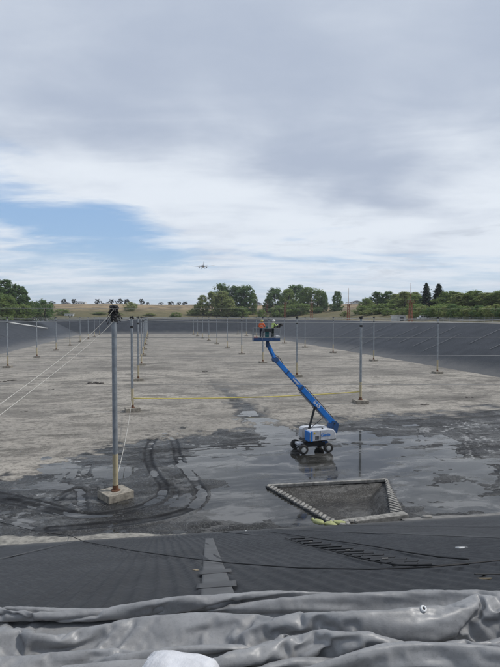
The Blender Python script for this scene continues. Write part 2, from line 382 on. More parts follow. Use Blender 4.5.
TRACKS = [([(165, 436), (154, 440), (149, 447), (148, 456), (150, 466), (157, 477), (164, 487), (160, 497), (147, 505), (128, 511), (96, 516), (60, 513), (28, 506), (-10, 498)], 0.34, 1.0),
          ([(150, 441), (160, 436), (172, 439), (176, 448), (178, 459), (185, 470), (194, 481), (201, 491), (200, 500), (190, 509), (170, 517), (140, 522), (100, 526), (50, 530)], 0.34, 1.0),
          ([(176, 450), (200, 449), (230, 446), (262, 445), (292, 443)], 0.30, 0.7), ([(178, 458), (205, 457), (235, 455), (260, 456), (300, 452)], 0.30, 0.9),
          ([(-10, 493), (25, 500), (60, 509), (85, 517), (130, 513)], 0.28, 0.8), ([(-10, 518), (20, 526), (60, 534)], 0.25, 0.6),
          ([(170, 487), (176, 492), (172, 499), (160, 506), (140, 511)], 0.22, 0.55), ([(58, 500), (66, 494), (78, 490), (82, 500), (84, 510)], 0.3, 0.7),
          ([(160, 497), (200, 507), (235, 517), (262, 522)], 0.18, 0.5), ([(74, 470), (70, 478), (60, 488)], 0.25, 0.5), ([(88, 466), (84, 476)], 0.25, 0.5),
          ([(420, 430), (424, 444), (440, 458), (458, 460), (462, 450)], 0.22, 0.5), ([(470, 432), (466, 442), (472, 452), (480, 460)], 0.25, 0.5),
          ([(400, 486), (430, 492), (470, 494), (510, 490)], 0.3, 0.45), ([(410, 500), (440, 505), (500, 500)], 0.3, 0.4), ([(330, 428), (370, 424), (420, 421), (500, 417)], 0.5, 0.6),
          ([(0, 428), (60, 408), (110, 398)], 0.6, 0.25), ([(150, 425), (230, 408), (330, 415), (500, 412)], 0.5, 0.25)]
near = py > 380
for pix, hw, s in TRACKS:
    L = smooth_line(pix); d = np.full(FX.shape, 1e9)
    sel = near & (FX > L[:, 0].min() - 2) & (FX < L[:, 0].max() + 2) & (FY > L[:, 1].min() - 2) & (FY < L[:, 1].max() + 2)
    d[sel] = seg_dist(FX[sel], FY[sel], L)
    d = d + (nz2 - 0.5) * 0.14
    g = np.exp(-(d / hw) ** 4); rim = np.exp(-((d - hw * 1.6) / (hw * 0.45)) ** 2)
    H += s * (-0.012 * g + 0.05 * rim); trk = np.maximum(trk, s * np.maximum(g * .55 * (0.3 + 1.2 * nz2), np.exp(-((np.abs(d) - hw * .85) / .16) ** 4) * (.55 + .9 * nz2)))
inside = in_poly_dist(FX, FY, SUMP)
H = np.where(inside > 0, H - 0.85 * sst(inside, 0.0, 1.5), H)
H = np.where(toe_out > 0.6, np.minimum(H, -0.03 * toe_out), H)
FV = np.stack([FX, FY, H], -1)

def mat_floor():
    m = bpy.data.materials.new('lagoon_mud'); m.use_nodes = True; T = NT(m.node_tree); b = T.n['Principled BSDF']
    pos = T.node('ShaderNodeNewGeometry').outputs['Position']; al = T.mapping(pos, rot=(0, 0, R(-11.2)))
    A = lambda n: T.node('ShaderNodeAttribute', attribute_name=n).outputs['Fac']
    wet_, trk_, sil = A('wet'), A('track'), A('silt')
    big = T.noise(T.mapping(al, scale=(0.012, 0.05, 1)), 1.0, 6, 0.62, 0.3); mid = T.noise(T.mapping(al, scale=(0.16, 0.30, 1)), 1.0, 9, 0.74, 0.5)
    patch_ = T.noise(T.mapping(al, scale=(0.05, 0.09, 1), loc=(5, 3, 0)), 1.0, 8, 0.70, 0.6)
    streak = T.noise(T.mapping(al, scale=(0.03, 0.16, 1)), 1.0, 8, 0.68, 0.8); fine = T.noise(pos, 1.7, 9, 0.74); grit = T.noise(pos, 11, 4, 0.7)
    line = T.noise(T.mapping(al, scale=(0.010, 0.055, 1), loc=(1, 8, 0)), 1.0, 5, 0.55, 0.4); lines = T.ss(T.math('ABSOLUTE', T.math('SUBTRACT', line, 0.5)), 0.010, 0.0)
    line2 = T.noise(T.mapping(al, scale=(0.02, 0.12, 1), loc=(11, 2, 0)), 1.0, 6, 0.6, 0.8); lines2 = T.ss(T.math('ABSOLUTE', T.math('SUBTRACT', line2, 0.5)), 0.013, 0.0)
    dry = T.mix(T.ss(big, 0.40, 0.60), (0.335, 0.31, 0.27), (0.25, 0.233, 0.206))
    dry = T.mix(T.math('MULTIPLY', T.ss(patch_, 0.49, 0.58), 0.70), dry, (0.135, 0.127, 0.113))
    dry = T.mix(T.math('MULTIPLY', T.ss(mid, 0.50, 0.59), 0.70), dry, (0.105, 0.098, 0.086))
    dry = T.mix(T.math('MULTIPLY', T.ss(streak, 0.55, 0.66), 0.5), dry, (0.105, 0.10, 0.092))
    dry = T.mix(T.math('MULTIPLY', T.math('MULTIPLY', lines, T.ss(patch_, 0.35, 0.6)), 0.75), dry, (0.06, 0.056, 0.05))
    dry = T.mix(T.math('MULTIPLY', T.math('MULTIPLY', lines2, T.ss(mid, 0.42, 0.55)), 0.7), dry, (0.07, 0.065, 0.058))
    dry = T.mix(T.math('MULTIPLY', T.ss(fine, 0.49, 0.58), 0.60), dry, (0.10, 0.092, 0.080))
    dry = T.mix(T.math('MULTIPLY', T.ss(grit, 0.52, 0.62), 0.40), dry, (0.42, 0.39, 0.34))
    wv = T.node('ShaderNodeTexNoise'); T.l.new(T.mapping(al, scale=(0.10, 0.20, 1)), wv.inputs['Vector']); wv.inputs['Scale'].default_value = 1.0; wv.inputs['Detail'].default_value = 4
    vm = T.node('ShaderNodeVectorMath', operation='MULTIPLY_ADD'); T.l.new(wv.outputs['Color'], vm.inputs[0]); vm.inputs[1].default_value = (3.0, 3.0, 0); T.l.new(T.mapping(al, scale=(0.16, 0.42, 1)), vm.inputs[2])
    marb = T.noise(vm.outputs[0], 1.0, 8, 0.68)
    wt = T.mix(T.ss(mid, 0.40, 0.60), (0.018, 0.0178, 0.0172), (0.048, 0.047, 0.045))
    wt = T.mix(T.math('MULTIPLY', T.ss(marb, 0.525, 0.56), 0.75), wt, (0.105, 0.104, 0.101))
    wt = T.mix(T.math('MULTIPLY', T.ss(marb, 0.47, 0.42), 0.80), wt, (0.020, 0.020, 0.021))
    wt = T.mix(T.math('MULTIPLY', T.ss(fine, 0.50, 0.60), 0.75), wt, (0.022, 0.022, 0.023))
    wt = T.mix(T.math('MULTIPLY', T.ss(grit, 0.53, 0.60), 0.5), wt, (0.15, 0.15, 0.146))
    wt = T.mix(T.ss(T.math('ADD', sil, T.math('MULTIPLY', T.math('SUBTRACT', fine, 0.5), 2.6)), 0.30, 0.62), wt, (0.30, 0.30, 0.295))
    c = T.mix(wet_, dry, wt); c = T.mix(T.math('MULTIPLY', trk_, T.ss(wet_, 0, 1, 0.5, 0.97)), c, (0.012, 0.012, 0.013))
    T.l.new(c, b.inputs['Base Color'])
    rg = T.math('SUBTRACT', 0.62, T.math('MULTIPLY', T.ss(mid, 0.38, 0.6), 0.34)); rg = T.math('ADD', rg, T.math('MULTIPLY', trk_, 0.2)); rg = T.math('SUBTRACT', rg, T.math('MULTIPLY', T.ss(marb, 0.5, 0.58), 0.12)); rg = T.math('SUBTRACT', rg, T.math('MULTIPLY', T.ss(fine, 0.5, 0.6), 0.14))
    n = T.node('ShaderNodeMix', data_type='FLOAT'); T.set(n.inputs[0], wet_); n.inputs[2].default_value = 0.95; T.set(n.inputs[3], rg)
    T.l.new(n.outputs[0], b.inputs['Roughness']); T.l.new(T.ss(wet_, 0, 1, 0.3, 0.13), b.inputs['Specular IOR Level'])
    bp = T.node('ShaderNodeBump'); bp.inputs['Strength'].default_value = 0.8; bp.inputs['Distance'].default_value = 0.09
    T.l.new(T.math('ADD', fine, T.math('MULTIPLY', grit, 0.4)), bp.inputs['Height']); T.l.new(bp.outputs[0], b.inputs['Normal'])
    return m
M_floor = mat_floor()
sil = np.zeros_like(FX)
for (cx_, cy_, rx, ry, s) in [(425, 430, 7, 3, .9), (72, 461, 10, 3, .7), (70, 475, 18, 3, .7), (75, 478, 30, 3, .5), (110, 470, 10, 3, .5), (470, 425, 25, 5, .6), (462, 455, 12, 5, .5), (40, 495, 10, 3, .5), (80, 509, 6, 5, .7), (265, 424, 8, 2, .3), (245, 432, 20, 3, .3), (480, 440, 20, 4, .6), (205, 438, 20, 3, .3), (0, 540, 30, 3, .6)]:
    sil = np.maximum(sil, .62 * s * np.exp(-((px - cx_) / (rx * 1.3)) ** 2 - ((py - cy_) / (ry * 1.2)) ** 2))
for pix, hw, s in [([(424, 444), (440, 459), (455, 462), (462, 450)], 0.35, .6), ([(466, 428), (466, 440), (470, 452), (474, 458), (482, 462)], 0.25, .9), ([(474, 458), (455, 466), (430, 465)], .3, .5), ([(480, 436), (495, 441), (505, 441)], .3, .7), ([(430, 480), (470, 482), (500, 478)], .3, .35), ([(405, 452), (430, 470), (470, 474), (505, 466)], .3, .5), ([(440, 432), (458, 428), (490, 431), (510, 427)], .35, .7), ([(350, 432), (380, 428), (410, 431)], .35, .5), ([(410, 488), (450, 497), (500, 488)], .35, .5), ([(478, 446), (490, 452), (505, 450)], .3, .8), ([(455, 440), (447, 448), (452, 458)], .25, .5)]:
    d = np.full(FX.shape, 9.0); d[near] = seg_dist(FX[near], FY[near], smooth_line(pix)); sil = np.maximum(sil, .72 * s * np.exp(-((d + (nz2 - .5) * .9) / (hw * 1.25)) ** 2) * (.45 + .9 * nz3))
me = grid_mesh('lagoon_floor', FV, len(ps), len(qs), M_floor)
attr(me, 'wet', wet); attr(me, 'track', trk); attr(me, 'silt', sil)
struct('lagoon_floor', me)
# standing water: a level sheet; the uneven mud comes up through it
ps2 = np.arange(-14, 32, 0.5); qs2 = np.arange(27, 68, 0.5); P2, Q2 = np.meshgrid(ps2, qs2, indexing='ij'); X2, Y2 = to_xy(P2, Q2)
cc = lambda A_: (A_[:-1, :-1] + A_[1:, 1:]) / 2
keep = (in_poly_dist(cc(X2), cc(Y2), SUMP) < -0.15) & (cc(Q2) > qn(cc(P2)) - 0.4)
def mat_water():
    m = bpy.data.materials.new('shallow_water'); m.use_nodes = True; T = NT(m.node_tree); b = T.n['Principled BSDF']
    pos = T.node('ShaderNodeNewGeometry').outputs['Position']
    al = T.mapping(pos, rot=(0, 0, R(-11.2)))
    wv = T.node('ShaderNodeTexNoise'); T.l.new(T.mapping(al, scale=(0.10, 0.20, 1)), wv.inputs['Vector']); wv.inputs['Scale'].default_value = 1.0; wv.inputs['Detail'].default_value = 4
    vm = T.node('ShaderNodeVectorMath', operation='MULTIPLY_ADD'); T.l.new(wv.outputs['Color'], vm.inputs[0]); vm.inputs[1].default_value = (3.0, 3.0, 0); T.l.new(T.mapping(al, scale=(0.16, 0.42, 1)), vm.inputs[2])
    nz = T.noise(vm.outputs[0], 1.0, 8, 0.66); n2 = T.noise(T.mapping(al, scale=(0.25, 0.6, 1), loc=(4, 4, 0)), 1.0, 8, 0.7)
    c = T.mix(T.ss(nz, 0.42, 0.58), (0.022, 0.022, 0.020), (0.070, 0.069, 0.065)); c = T.mix(T.math('MULTIPLY', T.ss(nz, 0.54, 0.60), 0.7), c, (0.15, 0.148, 0.143)); c = T.mix(T.math('MULTIPLY', T.ss(n2, 0.54, 0.60), 0.6), c, (0.045, 0.044, 0.040))
    T.l.new(c, b.inputs['Base Color'])
    rw = T.math('ADD', T.ss(nz, 0.50, 0.62, 0.04, 0.24), T.ss(n2, 0.54, 0.60, 0.0, 0.25)); T.l.new(rw, b.inputs['Roughness']); b.inputs['IOR'].default_value = 1.40
    bp = T.node('ShaderNodeBump'); bp.inputs['Strength'].default_value = 0.05; bp.inputs['Distance'].default_value = 0.02
    T.l.new(T.noise(pos, 3.5, 3, 0.5), bp.inputs['Height']); T.l.new(bp.outputs[0], b.inputs['Normal'])
    return m
struct('puddle_water', grid_mesh('puddle_water', np.stack([X2, Y2, np.full_like(X2, 0.006)], -1), len(ps2), len(qs2), mat_water(), keep=keep))

# ------------------------------------------------------------------ liner slopes
def mat_liner(name, c1, c2, silt=0.0):
    m = bpy.data.materials.new(name); m.use_nodes = True; T = NT(m.node_tree); b = T.n['Principled BSDF']
    pos = T.node('ShaderNodeNewGeometry').outputs['Position']; al = T.mapping(pos, rot=(0, 0, R(-11.2)))
    nz = T.noise(T.mapping(al, scale=(0.25, 0.25, 0.25)), 1.0, 6, 0.65); f = T.noise(pos, 5, 6, 0.7)
    c = T.mix(T.ss(nz, 0.35, 0.68), c1, c2); c = T.mix(T.math('MULTIPLY', T.ss(f, 0.55, 0.75), 0.35), c, (0.085, 0.085, 0.085))
    sz = T.node('ShaderNodeSeparateXYZ'); T.l.new(pos, sz.inputs[0])
    st = T.math('MULTIPLY', T.ss(T.math('ADD', sz.outputs[2], T.math('MULTIPLY', T.math('SUBTRACT', nz, 0.5), 3.0)), 2.6, 0.0), silt)
    c = T.mix(st, c, (0.17, 0.165, 0.155)); T.l.new(c, b.inputs['Base Color'])
    T.l.new(T.ss(f, 0.3, 0.7, 0.42, 0.62), b.inputs['Roughness']); b.inputs['Specular IOR Level'].default_value = 0.22
    bp = T.node('ShaderNodeBump'); bp.inputs['Strength'].default_value = 0.3; bp.inputs['Distance'].default_value = 0.03
    T.l.new(f, bp.inputs['Height']); T.l.new(bp.outputs[0], b.inputs['Normal']); return m
M_liner = mat_liner('black_liner', (0.021, 0.023, 0.027), (0.034, 0.037, 0.042), 0.4)
M_linerf = mat_liner('weathered_liner', (0.013, 0.016, 0.021), (0.025, 0.028, 0.035), 0.55)
M_patch = mat('grey_liner_patch', (0.088, 0.091, 0.095), 0.55, 0, 0.3, 2.5)
M_seam = mat('liner_seam', (0.13, 0.135, 0.14), 0.55, 0, 0.3, 0.7)
# near slope with its waves and wrinkles
pn = np.concatenate([spaced(PL - RUN, -12, -4.5, -4.5, 0.12, 1.15)[:-1], np.arange(-4.5, 8.0, 0.026), spaced(8.0, 8.0, 22, PR + RUN, 0.12, 1.15)]); tn = np.linspace(-0.6, 1.0, 8)
tt = np.concatenate([np.linspace(-0.025, 1.0, 190), [1.02, 1.05, 1.12]])
PN, TN = np.meshgrid(pn, tt, indexing='ij'); QN = qn(PN) - TN * RUN
ZN = np.minimum(TN, 1.0) * CREST
def wrinkle(p, t):
    s_ = t * 29.2; warp = (fbm(p * 0.16, s_ * 0.16, 3, 31) - 0.5) * 5
    fade = 0.35 + 0.65 * fbm(p * 0.1 + 4, s_ * 0.12, 3, 41)
    w1 = (fbm(p * 0.45 + 3, s_ * 0.10, 3, 33) - 0.5) * 1.5
    a = (0.5 + 0.5 * np.sin((p + w1 * .35 + s_ * 0.012) * 2 * math.pi / 0.215)) ** 1.6
    b_ = (0.5 + 0.5 * np.sin((p * 0.9 + warp * 0.5 + s_ * 0.10) * 2 * math.pi / 1.9)) ** 2
    return (.35 + .65 * fade) * (0.040 * a * (1 - sst(np.abs(p - 1.5), 4.5, 6.2)) + 0.025 * b_) + 0.012 * (fbm(p * 1.6, s_ * 0.8, 3, 51) - 0.5)
win = sst(TN, 0.0, 0.06) * (1 - sst(TN, 0.97, 1.0))
DN = wrinkle(PN, TN) * win
XN, YN = to_xy(PN, QN)
nx_, nz_ = CREST / math.hypot(CREST, RUN), RUN / math.hypot(CREST, RUN)
VN = np.stack([XN + AH[0] * nx_ * DN, YN + AH[1] * nx_ * DN, ZN + nz_ * DN], -1)
struct('near_liner_slope', grid_mesh('near_liner_slope', VN, len(pn), len(tt), M_liner))
def near_surf(p, t, lift=0.0):
    q = qn(p) - t * RUN; x, y = to_xy(p, q); d = wrinkle(np.float64(p), np.float64(t)) * float(sst(t, 0.0, 0.06) * (1 - sst(t, 0.97, 1.0))) + lift
    return np.array([x + AH[0] * nx_ * d, y + AH[1] * nx_ * d, t * CREST + nz_ * d])
def hit_pt(x, y):                            # (p, t) on the near slope for a photo pixel
    h = hit(x, y); p, q = to_pq(h[0], h[1]); return p, (qn(p) - q) / RUN
NSL = [o for o in bpy.data.objects if o.name == 'near_liner_slope'][0]
for p_, t0_, t1_ in ((-7.2, .05, .95), (-3.9, .1, .9), (3.9, .05, .45), (6.6, .05, .9), (10.2, .05, .9)):
    a_ = np.array([*to_xy(p_, qn(p_) - t0_ * RUN), t0_ * CREST]); b_ = np.array([*to_xy(p_ + .1, qn(p_) - t1_ * RUN), t1_ * CREST]); part('liner_seam', MB().beam(a_ + [0, 0, .045], b_ + [0, 0, .045], .07, .012), M_patch, NSL)
# left, right and far slopes (mitred at the corners)
def slope_strip(name, c0, c1, o0, o1, n):
    u = np.linspace(0, 1, n)[:, None]; v = np.linspace(-0.02, 1, 16)[None, :]
    a = np.array(c0) + (np.array(c1) - np.array(c0)) * u; b = np.array(o0) + (np.array(o1) - np.array(o0)) * u
    P = a[:, 0:1] + (b[:, 0:1] - a[:, 0:1]) * v; Q = a[:, 1:2] + (b[:, 1:2] - a[:, 1:2]) * v
    X, Y = to_xy(P, Q); Z = np.broadcast_to(v * CREST, X.shape) + (fbm(P * 0.3, Q * 0.3, 3, 61) - 0.5) * 0.35 * (v * (1 - v) * 4)
    return struct(name, grid_mesh(name, np.stack([X, Y, Z], -1), n, 16, M_linerf))
nl, nr = qn(PL), qn(PR)
SLR = slope_strip('right_liner_slope', (PR, nr), (PR, QF), (PR + RUN, qn(PR) - RUN), (PR + RUN, QF + RUN), 240)
SLF = slope_strip('far_liner_slope', (PR, QF), (PL, QF), (PR + RUN, QF + RUN), (PL - RUN, QF + RUN), 90)
SLL = slope_strip('left_liner_slope', (PL, QF), (PL, nl), (PL - RUN, QF + RUN), (PL - RUN, qn(PL) - RUN), 240)
def seam_strip(parent, a, b, wd, frac=(0, 1), dash=None):
    a = np.array([*to_xy(*a[:2]), a[2]]); b = np.array([*to_xy(*b[:2]), b[2]]); p0 = a + (b - a) * frac[0]; p1 = a + (b - a) * frac[1]
    m = MB().beam(p0 + [0, 0, 0.16], p1 + [0, 0, 0.16], wd, 0.03); part('liner_seam', m, M_seam, parent)
rs = random.Random(3)
for k in range(15):
    q = 92 + k * 11.0 + rs.uniform(-1, 1); f0 = rs.uniform(0.0, 0.5); f1 = min(1, f0 + rs.uniform(0.25, 0.6))
    seam_strip(SLR, (PR, q, 0), (PR + RUN, q, CREST), 0.2 + 0.0006 * q, (f0, f1))
for k in range(16):
    q = 130 + k * 15.0 + rs.uniform(-2, 2); f0 = rs.uniform(0.05, 0.5); seam_strip(SLL, (PL, q, 0), (PL - RUN, q, CREST), 0.22, (f0, min(1, f0 + 0.4)))

# ------------------------------------------------------------------ ground outside the lagoon, rising to low hills
perim = []
Lp0, Lp1, Lq1 = PL - RUN, PR + RUN, QF + RUN
def side(a, b, n, nrm):
    for k in range(n): perim.append((a[0] + (b[0] - a[0]) * k / n, a[1] + (b[1] - a[1]) * k / n, nrm[0], nrm[1]))
def corner(c, a0, a1, n=10):
    for k in range(n):
        a = R(a0 + (a1 - a0) * k / n); perim.append((c[0], c[1], math.cos(a), math.sin(a)))
cn0, cn1 = (Lp0, qn(PL) - RUN), (Lp1, qn(PR) - RUN)
qnl = qn(PL) - RUN; qnr = qn(PR) - RUN
side(cn0, cn1, 160, (0, -1)); corner(cn1, -90, 0); side(cn1, (Lp1, Lq1), 120, (1, 0)); corner((Lp1, Lq1), 0, 90)
side((Lp1, Lq1), (Lp0, Lq1), 60, (0, 1)); corner((Lp0, Lq1), 90, 180); side((Lp0, Lq1), cn0, 120, (-1, 0)); corner(cn0, 180, 270)
perim.append(perim[0])
offs = np.array([-0.05, 0.4, 1.0, 2.0, 3.5, 5, 7, 10, 14, 20, 30, 42, 56, 75, 100, 130, 165, 205, 250, 300, 360, 430, 520, 640, 800, 1100, 1600, 2500, 4500])
PA = np.array(perim); GP = PA[:, 0:1] + PA[:, 2:3] * offs[None]; GQ = PA[:, 1:2] + PA[:, 3:4] * offs[None]
GX, GY = to_xy(GP, GQ)
def ground_h(X, Y, off):
    rise = 22.5 * (1 - np.exp(-np.maximum(off - 8, 0) / 140)) * (0.85 + 0.3 * fbm(X * 0.004, Y * 0.004, 3, 71)) + (fbm(X * 0.02, Y * 0.02, 3, 81) - 0.5) * 2.2 * sst(off, 20, 120)
    return CREST + rise - 0.3 * sst(off, 7, 12) + (fbm(X * 0.7, Y * 0.7, 3, 91) - 0.5) * 0.14 * sst(off, 0.2, 2)
GZ = ground_h(GX, GY, np.broadcast_to(offs[None], GX.shape))
def ground_off(p, q):
    dp = max(Lp0 - p, p - Lp1, 0); dq = max((qn(p) - RUN) - q, q - Lq1, 0); return math.hypot(dp, dq)
def ground_at(X, Y):
    p, q = to_pq(X, Y); return float(ground_h(np.float64(X), np.float64(Y), np.float64(ground_off(p, q))))
def mat_ground():
    m = bpy.data.materials.new('dry_grassland'); m.use_nodes = True; T = NT(m.node_tree); b = T.n['Principled BSDF']
    pos = T.node('ShaderNodeNewGeometry').outputs['Position']; o = T.node('ShaderNodeAttribute', attribute_name='offset').outputs['Fac']
    n1 = T.noise(T.mapping(pos, scale=(0.006, 0.016, 0.02)), 1, 5, 0.6); n2 = T.noise(pos, 0.06, 8, 0.7); n3 = T.noise(pos, 0.5, 6, 0.7)
    c = T.mix(T.ss(n1, 0.44, 0.56), (0.30, 0.225, 0.135), (0.165, 0.13, 0.085)); c = T.mix(T.math('MULTIPLY', T.ss(n2, 0.47, 0.58), 0.75), c, (0.085, 0.07, 0.045))
    low = T.ss(T.math('ADD', o, T.math('MULTIPLY', T.math('SUBTRACT', n2, 0.5), 90)), 100, 45); c = T.mix(T.math('MULTIPLY', low, 0.7), c, T.mix(T.ss(n3, 0.4, 0.6), (0.13, 0.12, 0.055), (0.07, 0.075, 0.03)))
    c = T.mix(T.math('MULTIPLY', T.ss(n3, 0.45, 0.7), 0.35), c, (0.09, 0.075, 0.045))
    gr = T.ss(T.math('ADD', o, T.math('MULTIPLY', T.math('SUBTRACT', n3, 0.5), 4)), 9, 6); c = T.mix(gr, c, T.mix(n3, (0.24, 0.225, 0.20), (0.36, 0.335, 0.29)))
    T.l.new(c, b.inputs['Base Color']); b.inputs['Roughness'].default_value = 0.95; b.inputs['Specular IOR Level'].default_value = 0.2
    bp = T.node('ShaderNodeBump'); bp.inputs['Strength'].default_value = 0.5; bp.inputs['Distance'].default_value = 0.15; T.l.new(n3, bp.inputs['Height']); T.l.new(bp.outputs[0], b.inputs['Normal'])
    return m
me = grid_mesh('ground', np.stack([GX, GY, GZ], -1), len(perim), len(offs), mat_ground()); attr(me, 'offset', np.broadcast_to(offs[None], GX.shape)); struct('ground', me)
# ------------------------------------------------------------------ concrete ledge along the near toe
def ledge(name, x0, x1, wid, hgt, seed, material, steps=120):
    m = MB(); vs = []; n = 6
    for i in range(steps + 1):
        x = x0 + (x1 - x0) * i / steps; yb = np.interp(x, [-80, 0, 110, 220, 300, 340, 403, 500, 560], [554, 549, 543.5, 538.5, 534, 531, 524, 518.5, 515])
        c = gp(x, yb); wv = wid(x) * (0.65 + 0.7 * float(fbm(np.float64(i * 0.07), np.float64(seed), 3, seed))); hv = hgt * (0.6 + 0.8 * float(vnoise(np.float64(i * 0.12), np.float64(3.3), seed)))
        n2 = AH; jit = float(fbm(np.float64(i * 0.18), np.float64(7.7), 4, seed + 2) - 0.5) * 0.45
        for a, z in ((-0.5, 0.25), (-0.15, hv + 0.14), (0.3, hv + 0.09), (0.80, hv + .06), (0.97, hv * 0.8 + .04), (1.02, -0.05)):
            vs.append((c[0] + n2[0] * (a * wv + jit * (a > 0.5)), c[1] + n2[1] * (a * wv + jit * (a > 0.5)), z))
    m.add(vs, [[i * n + k, i * n + k + 1, (i + 1) * n + k + 1, (i + 1) * n + k] for i in range(steps) for k in range(n - 1)], 0, True)
    return struct(name, m.mesh(name, material))
M_ledge = mat('pale_concrete_ledge', (0.30, 0.285, 0.25), 0.9, 0, 0.4, 2.6, bump=0.9, bscale=5, col2=(0.125, 0.12, 0.108))
ledge('concrete_ledge', -70, 222, lambda x: np.interp(x, [-70, 0, 120, 222], [1.6, 1.35, 1.0, 0.4]), 0.07, 5, M_ledge)
M_ledge2 = mat('silted_ledge', (0.20, 0.195, 0.185), 0.85, 0, 0.45, 1.5, bump=0.5, bscale=6)
ledge('silted_ledge', 224, 336, lambda x: 0.5, 0.10, 8, M_ledge2, 60); ledge('silted_ledge', 404, 560, lambda x: np.interp(x, [404, 560], [0.5, 0.8]), 0.12, 9, M_ledge2, 70)

# ------------------------------------------------------------------ sump pit with its striped kerbs
M_kerb = mat('sump_kerb_concrete', (0.30, 0.29, 0.265), 0.85, 0, 0.4, 3, col2=(.13, .125, .115), bump=0.5, bscale=10)
M_kerbd = mat('sump_kerb_dark', (0.07, 0.072, 0.075), 0.6, 0, 0.4, 3)
sump = thing('sump_pit', 'sunken sump pit with striped rope-like kerbs at the foot of the near slope', 'sump pit', (*SUMP.mean(0), 0.0))
m = MB(); m.beam((*SA, 0.08), (*SB, 0.08), 0.24, 0.22, bev=0.03); part('far_kerb', m, M_kerb, sump)
dab = (SB - SA) / np.linalg.norm(SB - SA)
m = MB(); m.beam((*(SE + (SE - SD) * 0.02), 0.16), (*(SD + (SD - SC) * 0.10), 0.16), 0.55, 0.36, bev=0.05); part('near_kerb', m, M_kerb, sump)
m = MB(); m.beam((*SA, 0.05), (*SD, 0.05), 0.42, 0.20, bev=0.03); part('left_kerb', m, M_kerbd, sump)
n_ = 21; e = SD - SA; eh = e / np.linalg.norm(e); en = np.array([-eh[1], eh[0]])
for k in range(n_):                                              # slanting pale pieces, like the strands of a rope
    c = SA + e * (k + 0.5) / n_; a = c - en * 0.24 + eh * 0.17; b = c + en * 0.24 - eh * 0.17
    part('kerb_strand', MB().beam((*a, 0.15), (*b, 0.15), 0.20, 0.14, bev=0.045), M_kerb, sump)
m = MB(); m.add([(*SB, .02), (*SC, .02), (*SE, .02), (*(SB + (SB - SA) * .03), .02), (*SB, .13), (*SC, .13), (*SE, .13), (*(SB + (SB - SA) * .03), .13)], [[4, 5, 6, 7], [0, 3, 2, 1], [0, 1, 5, 4], [1, 2, 6, 5], [2, 3, 7, 6], [3, 0, 4, 7]]); part('right_apron', m, M_kerbd, sump)
for k in range(15):                                              # slanting pale ribs across the apron
    f = (k + .8) / 15.5; a = SB + (SC - SB) * max(0, f - .06); b = SB + (SE - SB) * min(1, f + .05)
    part('apron_rib', MB().beam((*a, 0.15), (*b, 0.15), 0.20, 0.14, bev=0.03), M_kerb, sump)
# ------------------------------------------------------------------ poles on the 33 m grid
P0 = gp(115.5, 491, 0.5)[:2]; GA = np.array([-6.5, 32.8]); GB = np.array([32.8, 6.5])
POLE_H = 12.75
def pole_parts(root, loc, rz, cap, near=False):
    x, y = loc; n = 20 if near else 10
    def blk():
        m = MB(); m.box((x, y, 0.27), (1.95, 1.8, 0.56), rz, bev=0.05 if near else 0.0); return m
    part('concrete_block', blk(), M_conc, root)
    part('shaft', MB().cyl((x, y, 3.2), (x, y, POLE_H), 0.185, 0.175, n), M_galv, root)
    part('lower_sleeve', MB().cyl((x, y, 0.58), (x, y, 3.2), 0.195, 0.19, n), M_cream, root)
    m = MB().cyl((x, y, 0.54), (x, y, 0.95), 0.225, 0.205, n); m.cyl((x, y, 0.545), (x, y, 0.60), 0.34, 0.34, n); part('rusty_foot', m, M_rust, root)
    m = MB()
    if cap == 'bundle':
        for k in range(70):
            a = rs.uniform(0, 6.28); z = rs.uniform(POLE_H - .05, POLE_H + 1.05); rr = rs.uniform(0.05, 0.30) * (1.3 if z > POLE_H + 0.7 else 1)
            m.ell((x + rr * math.cos(a), y + rr * math.sin(a), z), (rs.uniform(.05, .15), rs.uniform(.05, .15), rs.uniform(.05, .17)), nu=7, nv=4, pw=rs.uniform(.6, 1.2), M=Matrix.Rotation(rs.uniform(0, 3), 4, 'X'))
        for k in range(22):
            a = rs.uniform(0, 6.28); z = rs.uniform(POLE_H, POLE_H + 1.0); dr = rs.uniform(.25, .62)
            m.tube([(x, y, z), (x + dr * .6 * math.cos(a), y + dr * .6 * math.sin(a), z + .15), (x + dr * math.cos(a + .3), y + dr * math.sin(a + .3), z - rs.uniform(0, .5))], 0.025, 4)
        m.cyl((x, y, POLE_H - 0.05), (x, y, POLE_H + 0.55), 0.24, 0.26, 12)
    else:
        m.cyl((x, y, POLE_H - 0.02), (x, y, POLE_H + 0.28), 0.24, 0.20, 10); part('black_band', MB().cyl((x, y, POLE_H - 1.25), (x, y, POLE_H - 0.95), 0.215, 0.215, 10), M_black, root)
        for k in range(5):
            a = k * 1.3 + rs.uniform(0, .5); m.ell((x + .2 * math.cos(a), y + .2 * math.sin(a), POLE_H + .1 + .05 * k), (.14, .14, .12), nu=7, nv=4)
    part('netting_cap', m, M_black, root)
ROWN = {0: 'the row behind the nearest pole', 1: 'the row beyond the boom lift', 2: 'the row beside the right slope', -1: 'the row beside the left slope'}
poles = {}
for i in (-1, 0, 1, 2):
    cnt = 0
    for k in range(-1, 12):
        c = P0 + GB * i + GA * k; p, q = to_pq(*c)
        if q < qn(p) + 3 or q > QF - 4 or p < PL + 1 or p > PR - 0.5: continue
        xx, yy = proj(np.array([c[0], c[1], 6.0]))
        poles[(i, k)] = c
        if xx < -25 or xx > 525: continue
        if (i, k) == (0, 0): lab = 'nearest tall grey pole topped with black netting, cream foot on concrete block'
        else: lab = f'grey net pole on concrete block, {ORD[cnt] if i != 0 else ORD[cnt - 1]} in {ROWN[i]}'
        cnt += 1
        t = thing('net_pole', lab, 'pole', (c[0], c[1], 0), 'tall net poles standing across the lagoon floor')
        pole_parts(t, c, R(42) if (i, k) == (0, 0) else R(12 + rs.uniform(-3, 8)), 'bundle' if (i, k) == (0, 0) else 'cap', (i, k) == (0, 0))

